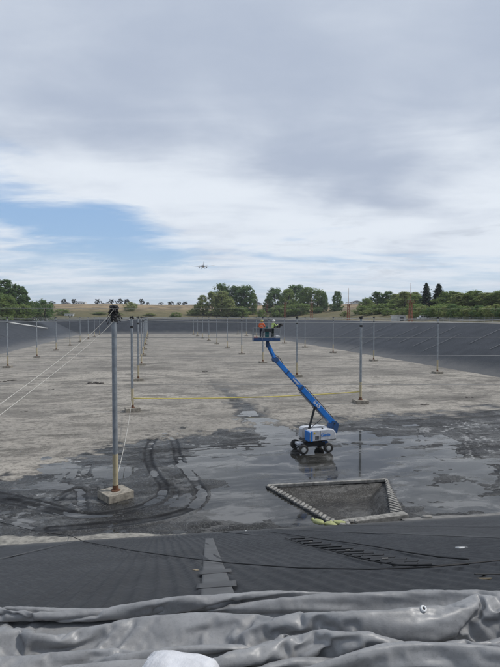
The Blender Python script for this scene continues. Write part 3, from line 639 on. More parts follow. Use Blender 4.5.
# ------------------------------------------------------------------ ropes and cables
def sag(a, b, s_, n=24):
    a = np.array(a, float); b = np.array(b, float); o = []
    for k in range(n + 1):
        t = k / n; p = a + (b - a) * t; p[2] -= 4 * s_ * t * (1 - t); o.append(p)
    return o
def cable(name, pts, r, material, label, cat, group=None, n=5):
    return single(name, MB().tube(pts, r, n), material, label, cat, tuple(np.array(pts[0])), group)
pt = lambda ik, z: np.array([*poles[ik], z])
cable('pole_rope', sag(pt((0, 1), 1.85) + [.19, 0, 0], pt((1, 1), 1.75) + [-.19, 0, 0], 0.35), 0.075, M_yrope, 'yellow rope slung low between two poles behind the boom lift', 'rope')
cable('pole_rope', sag(pt((0, 1), 1.9) + [0, -.19, 0], pt((0, 0), 1.6) + [.1, .16, 0], 0.7), 0.028, M_rope, 'pale rope hanging between the nearest pole and the pole behind it', 'rope')
stake = thing('anchor_stake', 'steel anchor stake for the pale ropes on the near berm', 'stake', (-2.75, 2.55, CREST - 0.15))
part('stake', MB().cyl((-2.75, 2.55, CREST - 0.15), (-2.75, 2.55, CREST + 0.5), 0.03, 0.03, 8), M_galv, stake)
cable('guy_rope', sag(pt((0, 0), 13.55), (-2.75, 2.55, CREST + 0.42), 0.30, 40), 0.007, M_rope, 'upper pale guy rope from the nearest pole top towards lower left', 'rope')
cable('guy_rope', sag(pt((0, 0), 12.75), (-2.75, 2.55, CREST + 0.30), 0.18, 40), 0.007, M_rope, 'lower pale guy rope from the nearest pole top towards lower left', 'rope')
# overhead net cables from pole top to pole top
for k in range(0, 11):
    ids = [(i, k) for i in (-1, 0, 1, 2) if (i, k) in poles]
    if len(ids) < 2: continue
    pts = []
    for a, b in zip(ids[:-1], ids[1:]): pts += sag(pt(a, POLE_H + .06), pt(b, POLE_H + .06), 0.25, 10)[(1 if pts else 0):]
    c = poles[ids[-1]]; p, q = to_pq(*c); xr, yr = to_xy(PR + RUN + 2, q); pts += sag(pts[-1], (xr, yr, CREST + 0.1), 0.3, 10)[1:]
    cable('net_cable', pts, 0.02 + 0.002 * k, M_cable, f'thin overhead net cable across the lagoon, {ORD[k]} from the camera', 'cable', 'overhead net cables crossing the lagoon')
for i in (-1, 0, 1, 2):
    ids = [(i, k) for k in range(0, 12) if (i, k) in poles]; pts = []
    for a, b in zip(ids[:-1], ids[1:]): pts += sag(pt(a, POLE_H + .12), pt(b, POLE_H + .12), 0.25, 8)[(1 if pts else 0):]
    c = poles[ids[-1]]; p, q = to_pq(*c); xr, yr = to_xy(p, Lq1 + 2); pts += sag(pts[-1], (xr, yr, CREST + 0.1), 0.3, 8)[1:]
    cable('net_cable', pts, 0.022, M_cable, 'thin overhead net cable running along ' + ROWN[i], 'cable', 'overhead net cables along the pole rows')

# ------------------------------------------------------------------ boom lift
base = gp(314, 452.5); BL = thing('boom_lift', 'blue and grey telescopic boom lift standing in shallow water', 'boom lift', (base[0], base[1], 0))
wl = gp(301.8, 454.6); wr = gp(329.0, 452.4); hd = (wr - wl)[:2]; hd = hd / np.linalg.norm(hd); sdv = np.array([-hd[1], hd[0]])
WB, TRK, WR = 2.55, 2.15, 0.49
C0 = (wl[:2] + wr[:2]) / 2 + sdv * (TRK / 2 - 0.1)         # chassis centre
H3 = lambda a, b, z: (C0[0] + hd[0] * a + sdv[0] * b, C0[1] + hd[1] * a + sdv[1] * b, z)
hz = math.atan2(hd[1], hd[0])
m = MB(); m.box(H3(0, 0, 0.72), (2.5, 0.95, 0.38), hz, bev=0.05); m.box(H3(-1.25, 0, 0.55), (0.32, 1.75, 0.26), hz, bev=0.04); m.box(H3(1.25, 0, 0.55), (0.32, 1.75, 0.26), hz, bev=0.04)
m.cyl(H3(0, 0, 0.85), H3(0, 0, 1.10), 0.62, 0.62, 24); ch = part('chassis', m, M_dark, BL)
for a in (-1, 1): part('axle_cover', MB().box(H3(a * 1.28, 0, 0.83), (0.6, 0.8, 0.22), hz, bev=0.04), M_lgrey if a < 0 else M_blue, BL)
tread_a = 20
for a in (-1, 1):
    for b in (-1, 1):
        c = np.array(H3(a * WB / 2, b * TRK / 2, WR)); ax = np.array([*sdv, 0.0]) * b
        prof = [(-.17, .27), (-.18, .40), (-.15, .465), (-.08, .49), (.08, .49), (.15, .465), (.18, .40), (.17, .27)]
        m = MB(); n = 28; q = Vector(ax).to_track_quat('Z', 'Y'); vs = []
        for w_, r_ in prof:
            for k in range(n):
                t = 2 * math.pi * k / n; rr = r_ - (0.022 if (k % 2 and r_ > .45) else 0); vs.append(Vector(c) + q @ Vector((rr * math.cos(t), rr * math.sin(t), w_)))
        m.add(vs, [[j * n + k, j * n + (k + 1) % n, (j + 1) * n + (k + 1) % n, (j + 1) * n + k] for j in range(len(prof) - 1) for k in range(n)], 0, True)
        wh = part('wheel', MB().cyl(c - ax * 0.12, c + ax * 0.10, 0.28, 0.28, 24), M_dark, BL); part('tyre', m, M_tyre, wh)
        m = MB().cyl(c + ax * 0.09, c + ax * 0.16, 0.27, 0.24, 24); m.cyl(c + ax * 0.16, c + ax * 0.20, 0.13, 0.11, 16)
        for k in range(8):
            t = k * math.pi / 4; o_ = q @ Vector((0.19 * math.cos(t), 0.19 * math.sin(t), 0)); m.cyl(Vector(c) + Vector(ax) * .155 + o_, Vector(c) + Vector(ax) * .185 + o_, 0.022, n=6)
        part('rim', m, M_offwh, wh)
# turntable with its two long covers; its axis follows the boom
PIV = at(333.0, 423.0, 48.6); TIP = at(275.2, 359.5, 46.3); JIB = at(267.5, 343.5, 45.6)
bd = (TIP - PIV); bh = bd[:2] / np.linalg.norm(bd[:2]); bs = np.array([-bh[1], bh[0]])
TC = C0 + bh * -0.42
B3 = lambda a, b, z: (TC[0] + bh[0] * a + bs[0] * b, TC[1] + bh[1] * a + bs[1] * b, z); bz = math.atan2(bh[1], bh[0])
part('turntable', MB().box(B3(-0.1, 0, 1.16), (3.1, 1.5, 0.14), bz, bev=0.03), M_dark, BL)
def cover(sgn):
    m = MB(); prof = []
    out_ = [(-1.62, .0), (-1.70, .35), (-1.62, .72), (-1.40, .96), (-0.9, 1.04), (0.8, 1.06), (1.1, 1.02), (1.25, .88), (1.30, .10), (1.22, 0.0)]
    # cross-stacked rounded shell: three rings, inner wide, outer narrower
    vs = []; n = len(out_)
    for dpt, sc, dz_ in ((0.36, 1.0, 0.0), (0.95, 1.0, 0.0), (1.13, .965, 0.03), (1.20, .90, .07)):
        for a, z in out_: p_ = B3(a * sc, sgn * dpt, 1.22 + dz_ + z * (sc if z > .5 else 1)); vs.append(p_)
    fs = [[j * n + k, j * n + (k + 1) % n, (j + 1) * n + (k + 1) % n, (j + 1) * n + k] for j in range(3) for k in range(n)]
    fs += [list(range(n)), list(range(3 * n, 4 * n))[::-1]]
    if sgn < 0: fs = [f[::-1] for f in fs]
    m.add(vs, fs, 0, False); return m
cv = {}
for s_ in (-1, 1): cv[s_] = part('engine_cover' if s_ > 0 else 'hydraulic_cover', cover(s_), M_lgrey, BL)
part('counterweight', MB().box(B3(-1.25, 0, 1.70), (0.8, 0.74, 0.96), bz, bev=0.12), M_lgrey, BL)
camside = 1 if np.dot(bs, -C0) > 0 else -1
part('blue_panel', MB().box(B3(1.30, camside * 0.75, 1.72), (0.10, 0.86, 0.96), bz, bev=0.03), M_blue, BL)
part('blue_panel', MB().box(B3(1.06, camside * 1.20, 1.72), (0.22, 0.06, 0.98), bz, bev=0.02), M_blue, BL)
part('cover_seam', MB().box(B3(0.1, camside * 1.195, 1.72), (0.02, 0.03, 0.9), bz), M_dark, cv[camside])
part('lower_skirt', MB().box(B3(-0.15, camside * 1.0, 1.25), (2.9, 0.44, 0.07), bz, bev=0.02), M_dark, BL)
m = MB(); m.ell(B3(-0.35, camside * 0.75, 2.32), (.10, .10, .06), nu=10, nv=5); part('filler_cap', m, M_dark, cv[camside])
part('exhaust', MB().cyl(B3(-1.45, camside * .9, 2.2), B3(-1.45, camside * .9, 2.42), 0.05, .05, 8), M_dark, cv[camside])
# boom: root bracket, three sections, cylinder
u = bd / np.linalg.norm(bd); side3 = np.array([*bs, 0.0]); upn = np.cross(u, side3); upn = upn if upn[2] > 0 else -upn
BLn = np.linalg.norm(bd)
def sect(a, b, w_, h_, off=0.0, bev=0.03): return MB().beam(PIV + u * a + upn * off, PIV + u * b + upn * off, w_, h_, bev=bev)
def oriented(a, b, w_, h_, off=0.0, bev=0.03):
    m = MB(); c = PIV + u * (a + b) / 2 + upn * off; Mx = Matrix((u, side3, upn)).transposed().to_4x4(); m.box(c, (b - a, w_, h_), M=Mx, bev=bev); return m
m = MB(); m.prism([(-0.30, -0.9), (0.45, -0.9), (0.50, -0.1), (0.2, 0.30), (-0.2, 0.30), (-0.5, -0.05)], PIV + np.array([0, 0, -0.05]), (*bh, 0), (*bs, 0), (0, 0, 1), 0.60)
part('boom_bracket', m, M_blued, BL)
bs1 = part('base_boom', oriented(-0.35, 5.15, 0.42, 0.52), M_blue, BL); part('boom_collar', oriented(4.95, 5.20, 0.47, 0.57, bev=0.02), M_blued, bs1)
bs2 = part('mid_boom', oriented(4.6, BLn * 0.985, 0.33, 0.41, 0.02), M_blue, BL); part('boom_collar', oriented(BLn * .80, BLn * .815, 0.37, 0.45, 0.02, bev=0.01), M_blued, bs2)
part('lift_cylinder', MB().cyl(np.array(B3(0.95, 0, 1.35)), PIV + u * 2.6 - upn * 0.33, 0.11, 0.11, 12), M_dark, BL)
part('cylinder_rod', MB().cyl(PIV + u * 2.5 - upn * 0.34, PIV + u * 3.4 - upn * 0.32, 0.06, 0.06, 10), M_mgrey, BL)
part('hose_track', oriented(0.6, 4.9, 0.12, 0.12, -0.36, 0.02), M_mgrey, BL)
part('boom_knuckle', MB().cyl(TIP - side3 * 0.24, TIP + side3 * 0.24, 0.27, 0.27, 14), M_blued, BL)
part('jib', MB().beam(TIP, JIB, 0.26, 0.30, bev=0.03), M_blue, BL)
PC = at(266.2, 340.2, 45.2); part('platform_rotator', MB().cyl(JIB + np.array([0, 0, -.35]), (JIB[0], JIB[1], PC[2] - 0.03), 0.16, 0.16, 12), M_blued, BL)
for k in range(5): part('vent_slat', MB().box(B3(.28 + k * .09, camside * 1.205, 1.55), (.05, .02, .34), bz), M_dark, cv[camside])
m = MB(); m.tube([PIV + u * .4 + upn * .34 + side3 * .1, PIV + u * 2.5 + upn * .36 + side3 * .1, PIV + u * 4.9 + upn * .37 + side3 * .1], .035, 6); part('boom_hose', m, M_dark, BL)
m = MB(); m.tube([TIP - u * .9 + upn * .27, TIP - u * .2 + upn * .42, TIP + np.array([-.1, 0, .5]), JIB + np.array([.2, 0, -.2]), JIB + np.array([.05, 0, .15])], .03, 6); part('jib_hose', m, M_dark, BL)
m = MB(); m.tube([np.array(B3(.6, .1, 1.4)), np.array(B3(.9, .15, 2.1)), PIV + u * 1.2 - upn * .36, PIV + u * 2.0 - upn * .34], .03, 6); part('base_hose', m, M_dark, BL)
for k_, a_ in (('boom_pin', 0.0), ('cylinder_pin', 2.6)): part(k_, MB().cyl(PIV + u * a_ - side3 * .34 - upn * (.0 if a_ == 0 else .3), PIV + u * a_ + side3 * .34 - upn * (.0 if a_ == 0 else .3), .09, .09, 10), M_dark, BL)
part('warning_decal', MB().box(B3(.75, camside * 1.212, 2.0), (.16, .01, .2), bz), M_haz, cv[camside])
for a_ in (-1, 1):
    part('tow_lug', MB().box(H3(a_ * 1.45, 0, .5), (.16, .3, .12), hz, bev=.02), M_mgrey, BL)
# white lettering on the boom
def lettering(txt, size, c, ax, ay, nrm, parent, material):
    cu = bpy.data.curves.new('t', 'FONT'); cu.body = txt; cu.size = size; cu.align_x = 'CENTER'; cu.align_y = 'CENTER'; cu.extrude = 0.004; cu.offset = size * 0.02
    o = bpy.data.objects.new('t', cu); COL.objects.link(o); dg = bpy.context.evaluated_depsgraph_get()
    me = bpy.data.meshes.new_from_object(o.evaluated_get(dg)); bpy.data.objects.remove(o); bpy.data.curves.remove(cu)
    off = np.array(wpos(parent)); co = np.empty(len(me.vertices) * 3); me.vertices.foreach_get('co', co); co = co.reshape(-1, 3)
    W_ = np.array(c) + co[:, 0:1] * np.array(ax) + co[:, 1:2] * np.array(ay) + co[:, 2:3] * np.array(nrm) - off
    me.vertices.foreach_set('co', W_.ravel()); me.materials.clear(); me.materials.append(material); me.update()
    return link('lettering', me, parent)
nrm = side3 * camside
axr = -u; ayr = upn
if np.dot(np.cross(axr, ayr), nrm) < 0: axr = -axr
lettering('S-65', 0.50, PIV + u * 2.75 + nrm * 0.217, axr, ayr, nrm, bs1, M_white)
lettering('Genie', 0.34, PIV + u * 6.0 + nrm * 0.172 + upn * 0.02, axr, ayr, nrm, bs2, M_white)
lettering('Genie', 0.42, np.array(B3(-0.45, camside * 1.215, 1.75)), -np.array([*bh, 0]) * (1 if np.dot(np.cross(-np.array([*bh, 0]), [0, 0, 1]), nrm) > 0 else -1), (0, 0, 1), nrm, cv[camside], M_blue)
# platform basket
pr = R(6); pxv = np.array([math.cos(pr), math.sin(pr), 0]); pyv = np.array([-math.sin(pr), math.cos(pr), 0])
Q3 = lambda a, b, z: PC + pxv * a + pyv * b + np.array([0, 0, z])
PLT = part('platform_floor', MB().box(Q3(0, 0, 0), (2.44, 0.92, 0.10), pr, bev=0.02), M_blued, BL)
m = MB(); 
for a, b, dxx, dyy in ((0, .44, 2.44, .03), (0, -.44, 2.44, .03), (1.2, 0, .03, .9), (-1.2, 0, .03, .9)): m.box(Q3(a, b, 0.13), (dxx, dyy, 0.16), pr)
part('toe_board', m, M_blued, PLT)
for a in (-1.2, -.4, .4, 1.2):
    for b in (-.44, .44): part('guard_post', MB().cyl(Q3(a, b, 0), Q3(a, b, 1.1), 0.022, n=8), M_mgrey, BL)
for z in (0.58, 1.1):
    pts = [Q3(-1.2, -.44, z), Q3(1.2, -.44, z), Q3(1.2, .44, z), Q3(-1.2, .44, z), Q3(-1.2, -.44, z)]
    part('guard_rail', MB().tube(pts, 0.024, 8), M_mgrey, BL)
part('control_box', MB().box(Q3(0.1, -.40, 0.92), (0.62, 0.22, 0.26), pr, bev=0.03), M_dark, BL)
part('toolbox', MB().box(Q3(1.0, -.25, .24), (0.34, 0.3, 0.34), pr, bev=0.03), M_white, BL); part('red_box', MB().box(Q3(-1.0, -.25, .2), (0.36, 0.3, 0.26), pr, bev=0.03), mat('red_plastic', (.45, .04, .04), .5), BL)

# ------------------------------------------------------------------ the two workers in the basket
M_hiviso = mat('orange_vest', (0.80, 0.16, 0.05), 0.8, 0, 0.2, 8); M_hivisg = mat('lime_vest', (0.50, 0.66, 0.20), 0.8, 0, 0.2, 8)
M_navy = mat('navy_cloth', (0.022, 0.028, 0.05), 0.9, 0, 0.3, 8); M_darkc = mat('dark_green_cloth', (0.02, 0.035, 0.03), 0.9, 0, 0.3, 8); M_glove = mat('glove', (.05, .05, .05), .8)
M_hatw = mat('white_hard_hat', (0.78, 0.78, 0.76), 0.35, 0, 0.05, 5); M_haty = mat('yellow_hard_hat', (0.52, 0.46, 0.16), 0.4, 0, 0.1, 5); M_boot = mat('boots', (.03, .025, .02), .8); M_refl = mat('reflective_tape', (.6, .62, .55), .4)
M_hair = mat('dark_hair', (.03, .02, .015), .8)
def person(label, foot, yaw, J, vest, shirt, trouser, hat):
    """J: joints in body space, x right, y forward, z up (metres)."""
    root = thing('person', label, 'person', foot); Rz = Matrix.Rotation(yaw, 3, 'Z')
    names = list(J); vs = [J[n][0] for n in names]; ix = {n: k for k, n in enumerate(names)}
    ed = [('pelvis', 'waist'), ('waist', 'chest'), ('chest', 'neck'), ('neck', 'head'), ('head', 'crown')]
    for s_ in 'LR': ed += [('pelvis', 'hip' + s_), ('hip' + s_, 'knee' + s_), ('knee' + s_, 'ankle' + s_), ('ankle' + s_, 'toe' + s_), ('chest', 'sho' + s_), ('sho' + s_, 'elb' + s_), ('elb' + s_, 'wri' + s_), ('wri' + s_, 'palm' + s_)]
    for s_ in 'LR':                                  # five unequal, slightly curled fingers rooted in each palm
        w_ = Vector(J['wri' + s_][0]); p_ = Vector(J['palm' + s_][0]); d = (p_ - w_).normalized(); sx = d.cross(Vector((0, 0, 1)))
        sx = sx.normalized() if sx.length > .1 else Vector((1, 0, 0)); dn = d.cross(sx).normalized()
        for f, (o_, l_) in enumerate(((-.035, .070), (-.012, .080), (.012, .075), (.033, .058), (-.05, .05))):
            b0 = p_ + sx * o_ * (1 if f < 4 else .9) - d * (0 if f < 4 else .045); b1 = b0 + d * l_ * .6 + (sx * -.025 if f == 4 else Vector()) + dn * .008; b2 = b1 + d * l_ * .4 + dn * .022
            for nm, q in ((f'f{f}a{s_}', b1), (f'f{f}b{s_}', b2)): J[nm] = (tuple(q), .010); names.append(nm); vs.append(tuple(q)); ix[nm] = len(vs) - 1
            ed += [('palm' + s_, f'f{f}a{s_}'), (f'f{f}a{s_}', f'f{f}b{s_}')]
    me = bpy.data.meshes.new('skel'); me.from_pydata([tuple(Rz @ Vector(v)) for v in vs], [(ix[a], ix[b]) for a, b in ed], [])
    o = bpy.data.objects.new('skel', me); COL.objects.link(o); sk = o.modifiers.new('s', 'SKIN'); sk.use_smooth_shade = True
    for k, n in enumerate(names):
        r_ = J[n][1]; me.skin_vertices[0].data[k].radius = (r_, r_) if not isinstance(r_, tuple) else r_
    me.skin_vertices[0].data[ix['pelvis']].use_root = True
    sb = o.modifiers.new('d', 'SUBSURF'); sb.levels = 2; sb.render_levels = 2
    dg = bpy.context.evaluated_depsgraph_get(); bm_ = bpy.data.meshes.new_from_object(o.evaluated_get(dg)); bpy.data.objects.remove(o)
    bm_.materials.clear()
    for mm in (trouser, vest, shirt, M_skin, M_boot, M_refl, M_hair): bm_.materials.append(mm)
    Ri = Rz.inverted(); segs = [(Vector(J[a][0]), Vector(J[b][0]), a, b) for a, b in ed]
    for pl in bm_.polygons:
        c = Ri @ pl.center; best = None; bd_ = 1e9
        for a, b, na, nb in segs:
            e_ = b - a; t = max(0, min(1, (c - a).dot(e_) / max(e_.length_squared, 1e-9))); dd = (c - a - e_ * t).length
            if dd < bd_: bd_ = dd; best = (na, nb, t)
        na, nb, t = best; zz = c.z; mi = 1
        if na.startswith('hip') or na.startswith('knee') or nb.startswith('hip'): mi = 0
        elif na.startswith('ankle'): mi = 4
        elif na.startswith('sho') or na.startswith('elb'): mi = 2
        elif na.startswith('wri') or na.startswith('palm') or na.startswith('f'): mi = 3
        elif na in ('neck', 'head') or (na == 'chest' and nb == 'neck' and t > .75): mi = 3
        elif na == 'pelvis': mi = 0 if t < .35 else 1
        if mi == 1 and na in ('waist', 'chest', 'pelvis') and (abs(t - .5) < .12) and nb != 'neck' and not nb.startswith('sho'): mi = 5
        if na == 'head' and c.y < J['head'][0][1] - .01: mi = 6
        pl.material_index = mi
    link('body', bm_, root)
    hc = Rz @ Vector(J['head'][0]) + Vector(foot); fw = Rz @ Vector((0, 1, 0)); sx = Rz @ Vector((1, 0, 0))
    m = MB(); m.ell(hc + Vector((0, 0, .055)), (.125, .125, .115), nu=16, nv=8); m.cyl(hc + Vector((0, 0, .05)) + fw * .015, hc + Vector((0, 0, .065)) + fw * .015, .155, .15, 18); m.ell(hc + fw * .13 + Vector((0, 0, .055)), (.08, .08, .012), nu=10, nv=4)
    part('hard_hat', m, hat, root)
    m = MB(); m.ell(hc + fw * .098 + Vector((0, 0, -.035)), (.016, .03, .026), nu=8, nv=5, M=Matrix.Rotation(yaw, 4, 'Z')); part('nose', m, M_skin, root)
    for s_ in (-1, 1):
        m = MB(); m.ell(hc + fw * .086 + sx * s_ * .034 + Vector((0, 0, -.005)), (.013, .010, .008), nu=8, nv=5); part('eye', m, M_dark, root)
        m = MB(); m.ell(hc + sx * s_ * .092 + Vector((0, 0, -.02)), (.012, .024, .034), nu=8, nv=5, M=Matrix.Rotation(yaw, 4, 'Z')); part('ear', m, M_skin, root)
    m = MB(); m.ell(hc + fw * .088 + Vector((0, 0, -.075)), (.026, .010, .008), nu=8, nv=4, M=Matrix.Rotation(yaw, 4, 'Z')); part('mouth', m, M_rust, root)
    return root
def joints(lean=0.0, arms=None):
    J = {'pelvis': ((0, 0, .96), (.16, .115)), 'waist': ((0, lean * .3, 1.12), (.155, .11)), 'chest': ((0, lean * .8, 1.36), (.185, .125)), 'neck': ((0, lean + .01, 1.52), .062), 'head': ((0, lean + .035, 1.64), (.090, .10)), 'crown': ((0, lean + .03, 1.73), (.075, .085))}
    for s_, k in (('L', -1), ('R', 1)):
        J['hip' + s_] = ((k * .10, 0, .88), .098); J['knee' + s_] = ((k * .115, .03, .49), .066); J['ankle' + s_] = ((k * .12, -.02, .10), .048); J['toe' + s_] = ((k * .135, .15, .045), .042)
        e_, w_ = arms[s_]; J['sho' + s_] = ((k * .195, lean * .85, 1.43), .068); J['elb' + s_] = (e_, .047); J['wri' + s_] = (w_, .034)
        d = (Vector(w_) - Vector(e_)).normalized() * .075; J['palm' + s_] = (tuple(Vector(w_) + d), .038)
    return J
person('worker in orange vest and dark trousers on the left of the lift basket', tuple(Q3(-0.42, 0.05, 0.055)), R(-20), joints(.05, {'L': ((-.30, .10, 1.16), (-.20, .32, 1.12)), 'R': ((.30, .10, 1.16), (.18, .34, 1.15))}), M_hiviso, M_hiviso, M_navy, M_haty)
person('worker in white hard hat and lime vest on the right of the basket', tuple(Q3(0.58, 0.0, 0.055)), R(-62), joints(.08, {'L': ((-.28, .20, 1.25), (-.15, .46, 1.33)), 'R': ((.28, .20, 1.25), (.14, .46, 1.36))}), M_hivisg, M_hivisg, M_darkc, M_hatw)
# dark netting they are handling
m = MB(); c = Q3(1.02, -.05, 1.28)
for k in range(14): m.ell(c + np.array([rs.uniform(-.35, .40), rs.uniform(-.12, .12), rs.uniform(-.16, .14)]), (rs.uniform(.1, .2), rs.uniform(.08, .14), rs.uniform(.05, .12)), nu=8, nv=5)
m.tube([c + np.array([.2, 0, 0]), c + np.array([.22, -.05, -.18]), Q3(1.2, -.44, 1.1)], .03, 5)
single('netting_bundle', m, M_black, 'bundle of black netting held at the right end of the basket', 'netting', tuple(Q3(1.02, -.05, 1.1)))
m = MB(); c = Q3(0.08, .05, 0.055); m.box(c + np.array([0, 0, .36]), (.34, .3, .72), pr, bev=.04); m.cyl(c + np.array([0, 0, .72]), c + np.array([0, 0, 1.18]), .13, .10, 12)
single('gear_bag', m, mat('teal_cloth', (.03, .16, .17), .8), 'teal gear bag standing between the two workers', 'bag', tuple(c))

# ------------------------------------------------------------------ things lying on the near slope
ladder_hi = [hit_pt(*t) for t in ((268, 533), (300, 538), (330, 543), (352, 546), (380, 551), (405, 556), (440, 562), (470, 565))]
ladder_lo = [hit_pt(*t) for t in ((285, 540), (303, 547), (330, 554), (350, 560), (378, 567), (400, 571), (440, 572), (470, 570))]
ll = thing('rope_ladder', 'black rope ladder with slats lying on the near liner slope', 'ladder', near_surf(*ladder_hi[3]))
def on_slope(pts, lift, n=6):
    o = []; near_surf = lambda p, t, l: np.array([*to_xy(p, qn(p) - t * RUN), t * CREST]) + np.array([AH[0] * nx_, AH[1] * nx_, nz_]) * (.045 + l * .5)
    for a, b in zip(pts[:-1], pts[1:]):
        for k in range(n): t = k / n; o.append(near_surf(a[0] + (b[0] - a[0]) * t, a[1] + (b[1] - a[1]) * t, lift))
    o.append(near_surf(*pts[-1], lift)); return o
A1 = on_slope(ladder_hi, .03); A2 = on_slope(ladder_lo, .03)
part('side_rope', MB().tube(A1, .011, 6), M_brope, ll); part('side_rope', MB().tube(A2, .011, 6), M_brope, ll)
for k in range(13):
    y_ = 540.5 + k * 2.35; xl = float(np.interp(y_, [540, 547, 554, 560, 567, 571], [285, 303, 330, 350, 378, 400])) + 5; L = 14 + 2.2 * k
    C_ = [hit_pt(xl + L * f, y_ - .7 * f) for f in (0, .33, .66, 1)]
    P_ = [np.array([*to_xy(c_[0], qn(c_[0]) - c_[1] * RUN), c_[1] * CREST]) + np.array([AH[0] * nx_, AH[1] * nx_, nz_]) * .05 for c_ in C_]; m = MB()
    for a_, b_ in zip(P_[:-1], P_[1:]): m.beam(a_, b_, .06, .014 + .002 * (12 - k))
    m2 = MB(); m2.beam(P_[1] + [0, 0, .015], P_[1] * .5 + P_[2] * .5 + [0, 0, .015], .03, .012); sl = part('slat', m, M_slat, ll)
    if k % 4 == 2: part('worn_edge', m2, M_ledge2, sl)
c1 = [(-60, 512), (0, 523), (40, 533)]
pc = [gp(*t) + np.array([0, 0, .06]) for t in c1] + [gp(70, 539) + np.array([0, 0, .2])] + on_slope([hit_pt(*t) for t in ((84, 543), (130, 553), (180, 561), (230, 568), (300, 574), (370, 576), (430, 574), (470, 570), (520, 565))], .04, 10)
cable('black_cable', pc, [float(np.interp(np.linalg.norm(np.array(p_) - [0, 0, 13]), [4, 30], [.006, .02])) for p_ in pc], M_brope, 'long black cable running across the near slope from mud to right edge', 'cable')
# pale grey liner patch strip with cross pieces
def patch(pixs, lift, name, material, label):
    flat = lambda p, t: np.array([*to_xy(p, qn(p) - t * RUN), t * CREST]) + np.array([AH[0] * nx_, AH[1] * nx_, nz_]) * (.026 + lift + .008 * float(fbm(np.float64(p * 3), np.float64(t * 60), 3, 77)))
    C = [hit_pt(*t) for t in pixs]; nu, nv = 10, 40; V = np.zeros((nu, nv, 3))
    for i in range(nu):
        for j in range(nv):
            a = i / (nu - 1); b = j / (nv - 1)
            p = (C[0][0] * (1 - a) + C[1][0] * a) * (1 - b) + (C[3][0] * (1 - a) + C[2][0] * a) * b; t = (C[0][1] * (1 - a) + C[1][1] * a) * (1 - b) + (C[3][1] * (1 - a) + C[2][1] * a) * b
            V[i, j] = flat(p, t)
    o = V[nu // 2, nv // 2].copy(); me = grid_mesh(name, V - o, nu, nv, material); ob = link(name, me, None, tuple(o)); ob['label'] = label; ob['category'] = 'liner patch'
    md = ob.modifiers.new('thick', 'SOLIDIFY'); md.thickness = 0.005; return ob
M_patch2 = mat('liner_patch_cross', (.064, .066, .070), .5, 0, .3, 1.5)
patch([(205, 539.5), (213, 539), (237, 604), (200, 605.5)], .0, 'liner_patch', M_patch, 'long pale grey liner strip running up the near slope')
patch([(200, 574), (231, 572), (232, 575.5), (199, 578)], .006, 'liner_patch', M_patch2, 'upper grey cross patch laid over the pale liner strip')
patch([(197, 588), (236, 585), (237, 590), (196, 593)], .006, 'liner_patch', M_patch2, 'lower grey cross patch over the liner strip, nearest the tarpaulins')
def debris(name, px_, py_, size, material, label, cat, rz=0.0):
    p, t = hit_pt(px_, py_); c = near_surf(p, t, size[2] * .4); 
    Mx = Matrix.Rotation(rz, 4, 'Z'); single(name, MB().box(c, size, M=Matrix.Rotation(-math.atan2(CREST, RUN), 4, 'X') @ Mx, bev=min(size) * .2), material, label, cat, tuple(c))
debris('wooden_board', 490, 581, (.22, .03, .012), M_wood, 'tan wooden board on the slope at the right edge', 'board', R(4))
debris('dark_board', 489, 578.8, (.26, .04, .012), M_slat, 'dark board just behind the tan wooden board', 'board', R(4))
debris('white_scrap', 462, 549, (.18, .10, .02), M_white, 'small white scrap lying on the right of the slope', 'scrap', R(20))
for x_, y_, lab in ((196, 571, 'left'), (222, 577, 'right')): debris('tan_scrap', x_, y_, (.07, .12, .012), M_wood, f'small tan scrap on the {lab} of the pale liner strip', 'scrap', R(30))
# bags at the toe
def bag(px_, py_, L, wd, rz, material, label, cat='bag', z=0.16):
    c = gp(px_, py_, z); m = MB(); m.ell(c, (L, wd, wd * .62), nu=16, nv=10, pw=.75, M=Matrix.Rotation(rz, 4, 'Z') @ Matrix.Rotation(R(rs.uniform(-12, 12)), 4, 'Y'))
    m.v = [(v[0] + .05 * float(vnoise(np.float64(v[0] * 5), np.float64(v[2] * 6), 3)), v[1], v[2] + .06 * float(vnoise(np.float64(v[0] * 4), np.float64(v[1] * 4), 4))) for v in m.v]
    d = Vector((math.cos(rz), math.sin(rz), 0)); m.cyl(c + np.array(d) * L * .95, c + np.array(d) * (L + .14), .05, .11, 8)
    return single('sandbag', m, material, label, cat, tuple(c - np.array([0, 0, z])))
bag(318, 522.5, .42, .22, R(120), M_bagy, 'yellow-green bag at the left of three by the sump', z=.5); bag(330, 525, .42, .2, R(150), M_bagy, 'middle yellow-green bag of three by the sump kerb', z=.42); bag(339, 523, .4, .18, R(160), M_bagy, 'right yellow-green bag beside pale rubble by the sump', z=.42)
bag(249, 534.5, .42, .24, R(8), M_white, 'white bag lying alone at the foot of the near slope', z=.75)
for k, (x_, y_) in enumerate(((346, 522), (351, 521), (348, 524.5), (356, 521.5), (343, 525))):
    c = gp(x_, y_, .45); m = MB(); m.ell(c, (rs.uniform(.12, .22), rs.uniform(.12, .2), rs.uniform(.1, .16)), nu=7, nv=4, pw=.7); m.sm = [False] * len(m.f)
    single('rubble_lump', m, M_kerb, f'pale lump of rubble beside the yellow-green bags, {ORD[k]} of five', 'rubble', tuple(c - np.array([0, 0, .1])), 'rubble by the sump')
c = gp(427, 517, .25); m = MB(); m.ell(c, (.34, .16, .13), nu=10, nv=6, pw=.7); single('pale_bag', m, M_kerb, 'pale bag on the toe ledge right of the sump', 'bag', tuple(c - np.array([0, 0, .15])))
# white pipe lying on the left slope
a = hit(9, 322.6, .3); b = hit(47, 328.3, .3)
cable('white_pipe', [a, a * .5 + b * .5, b], .42, M_offwh, 'long white pipe lying on the left liner slope', 'pipe', n=10)
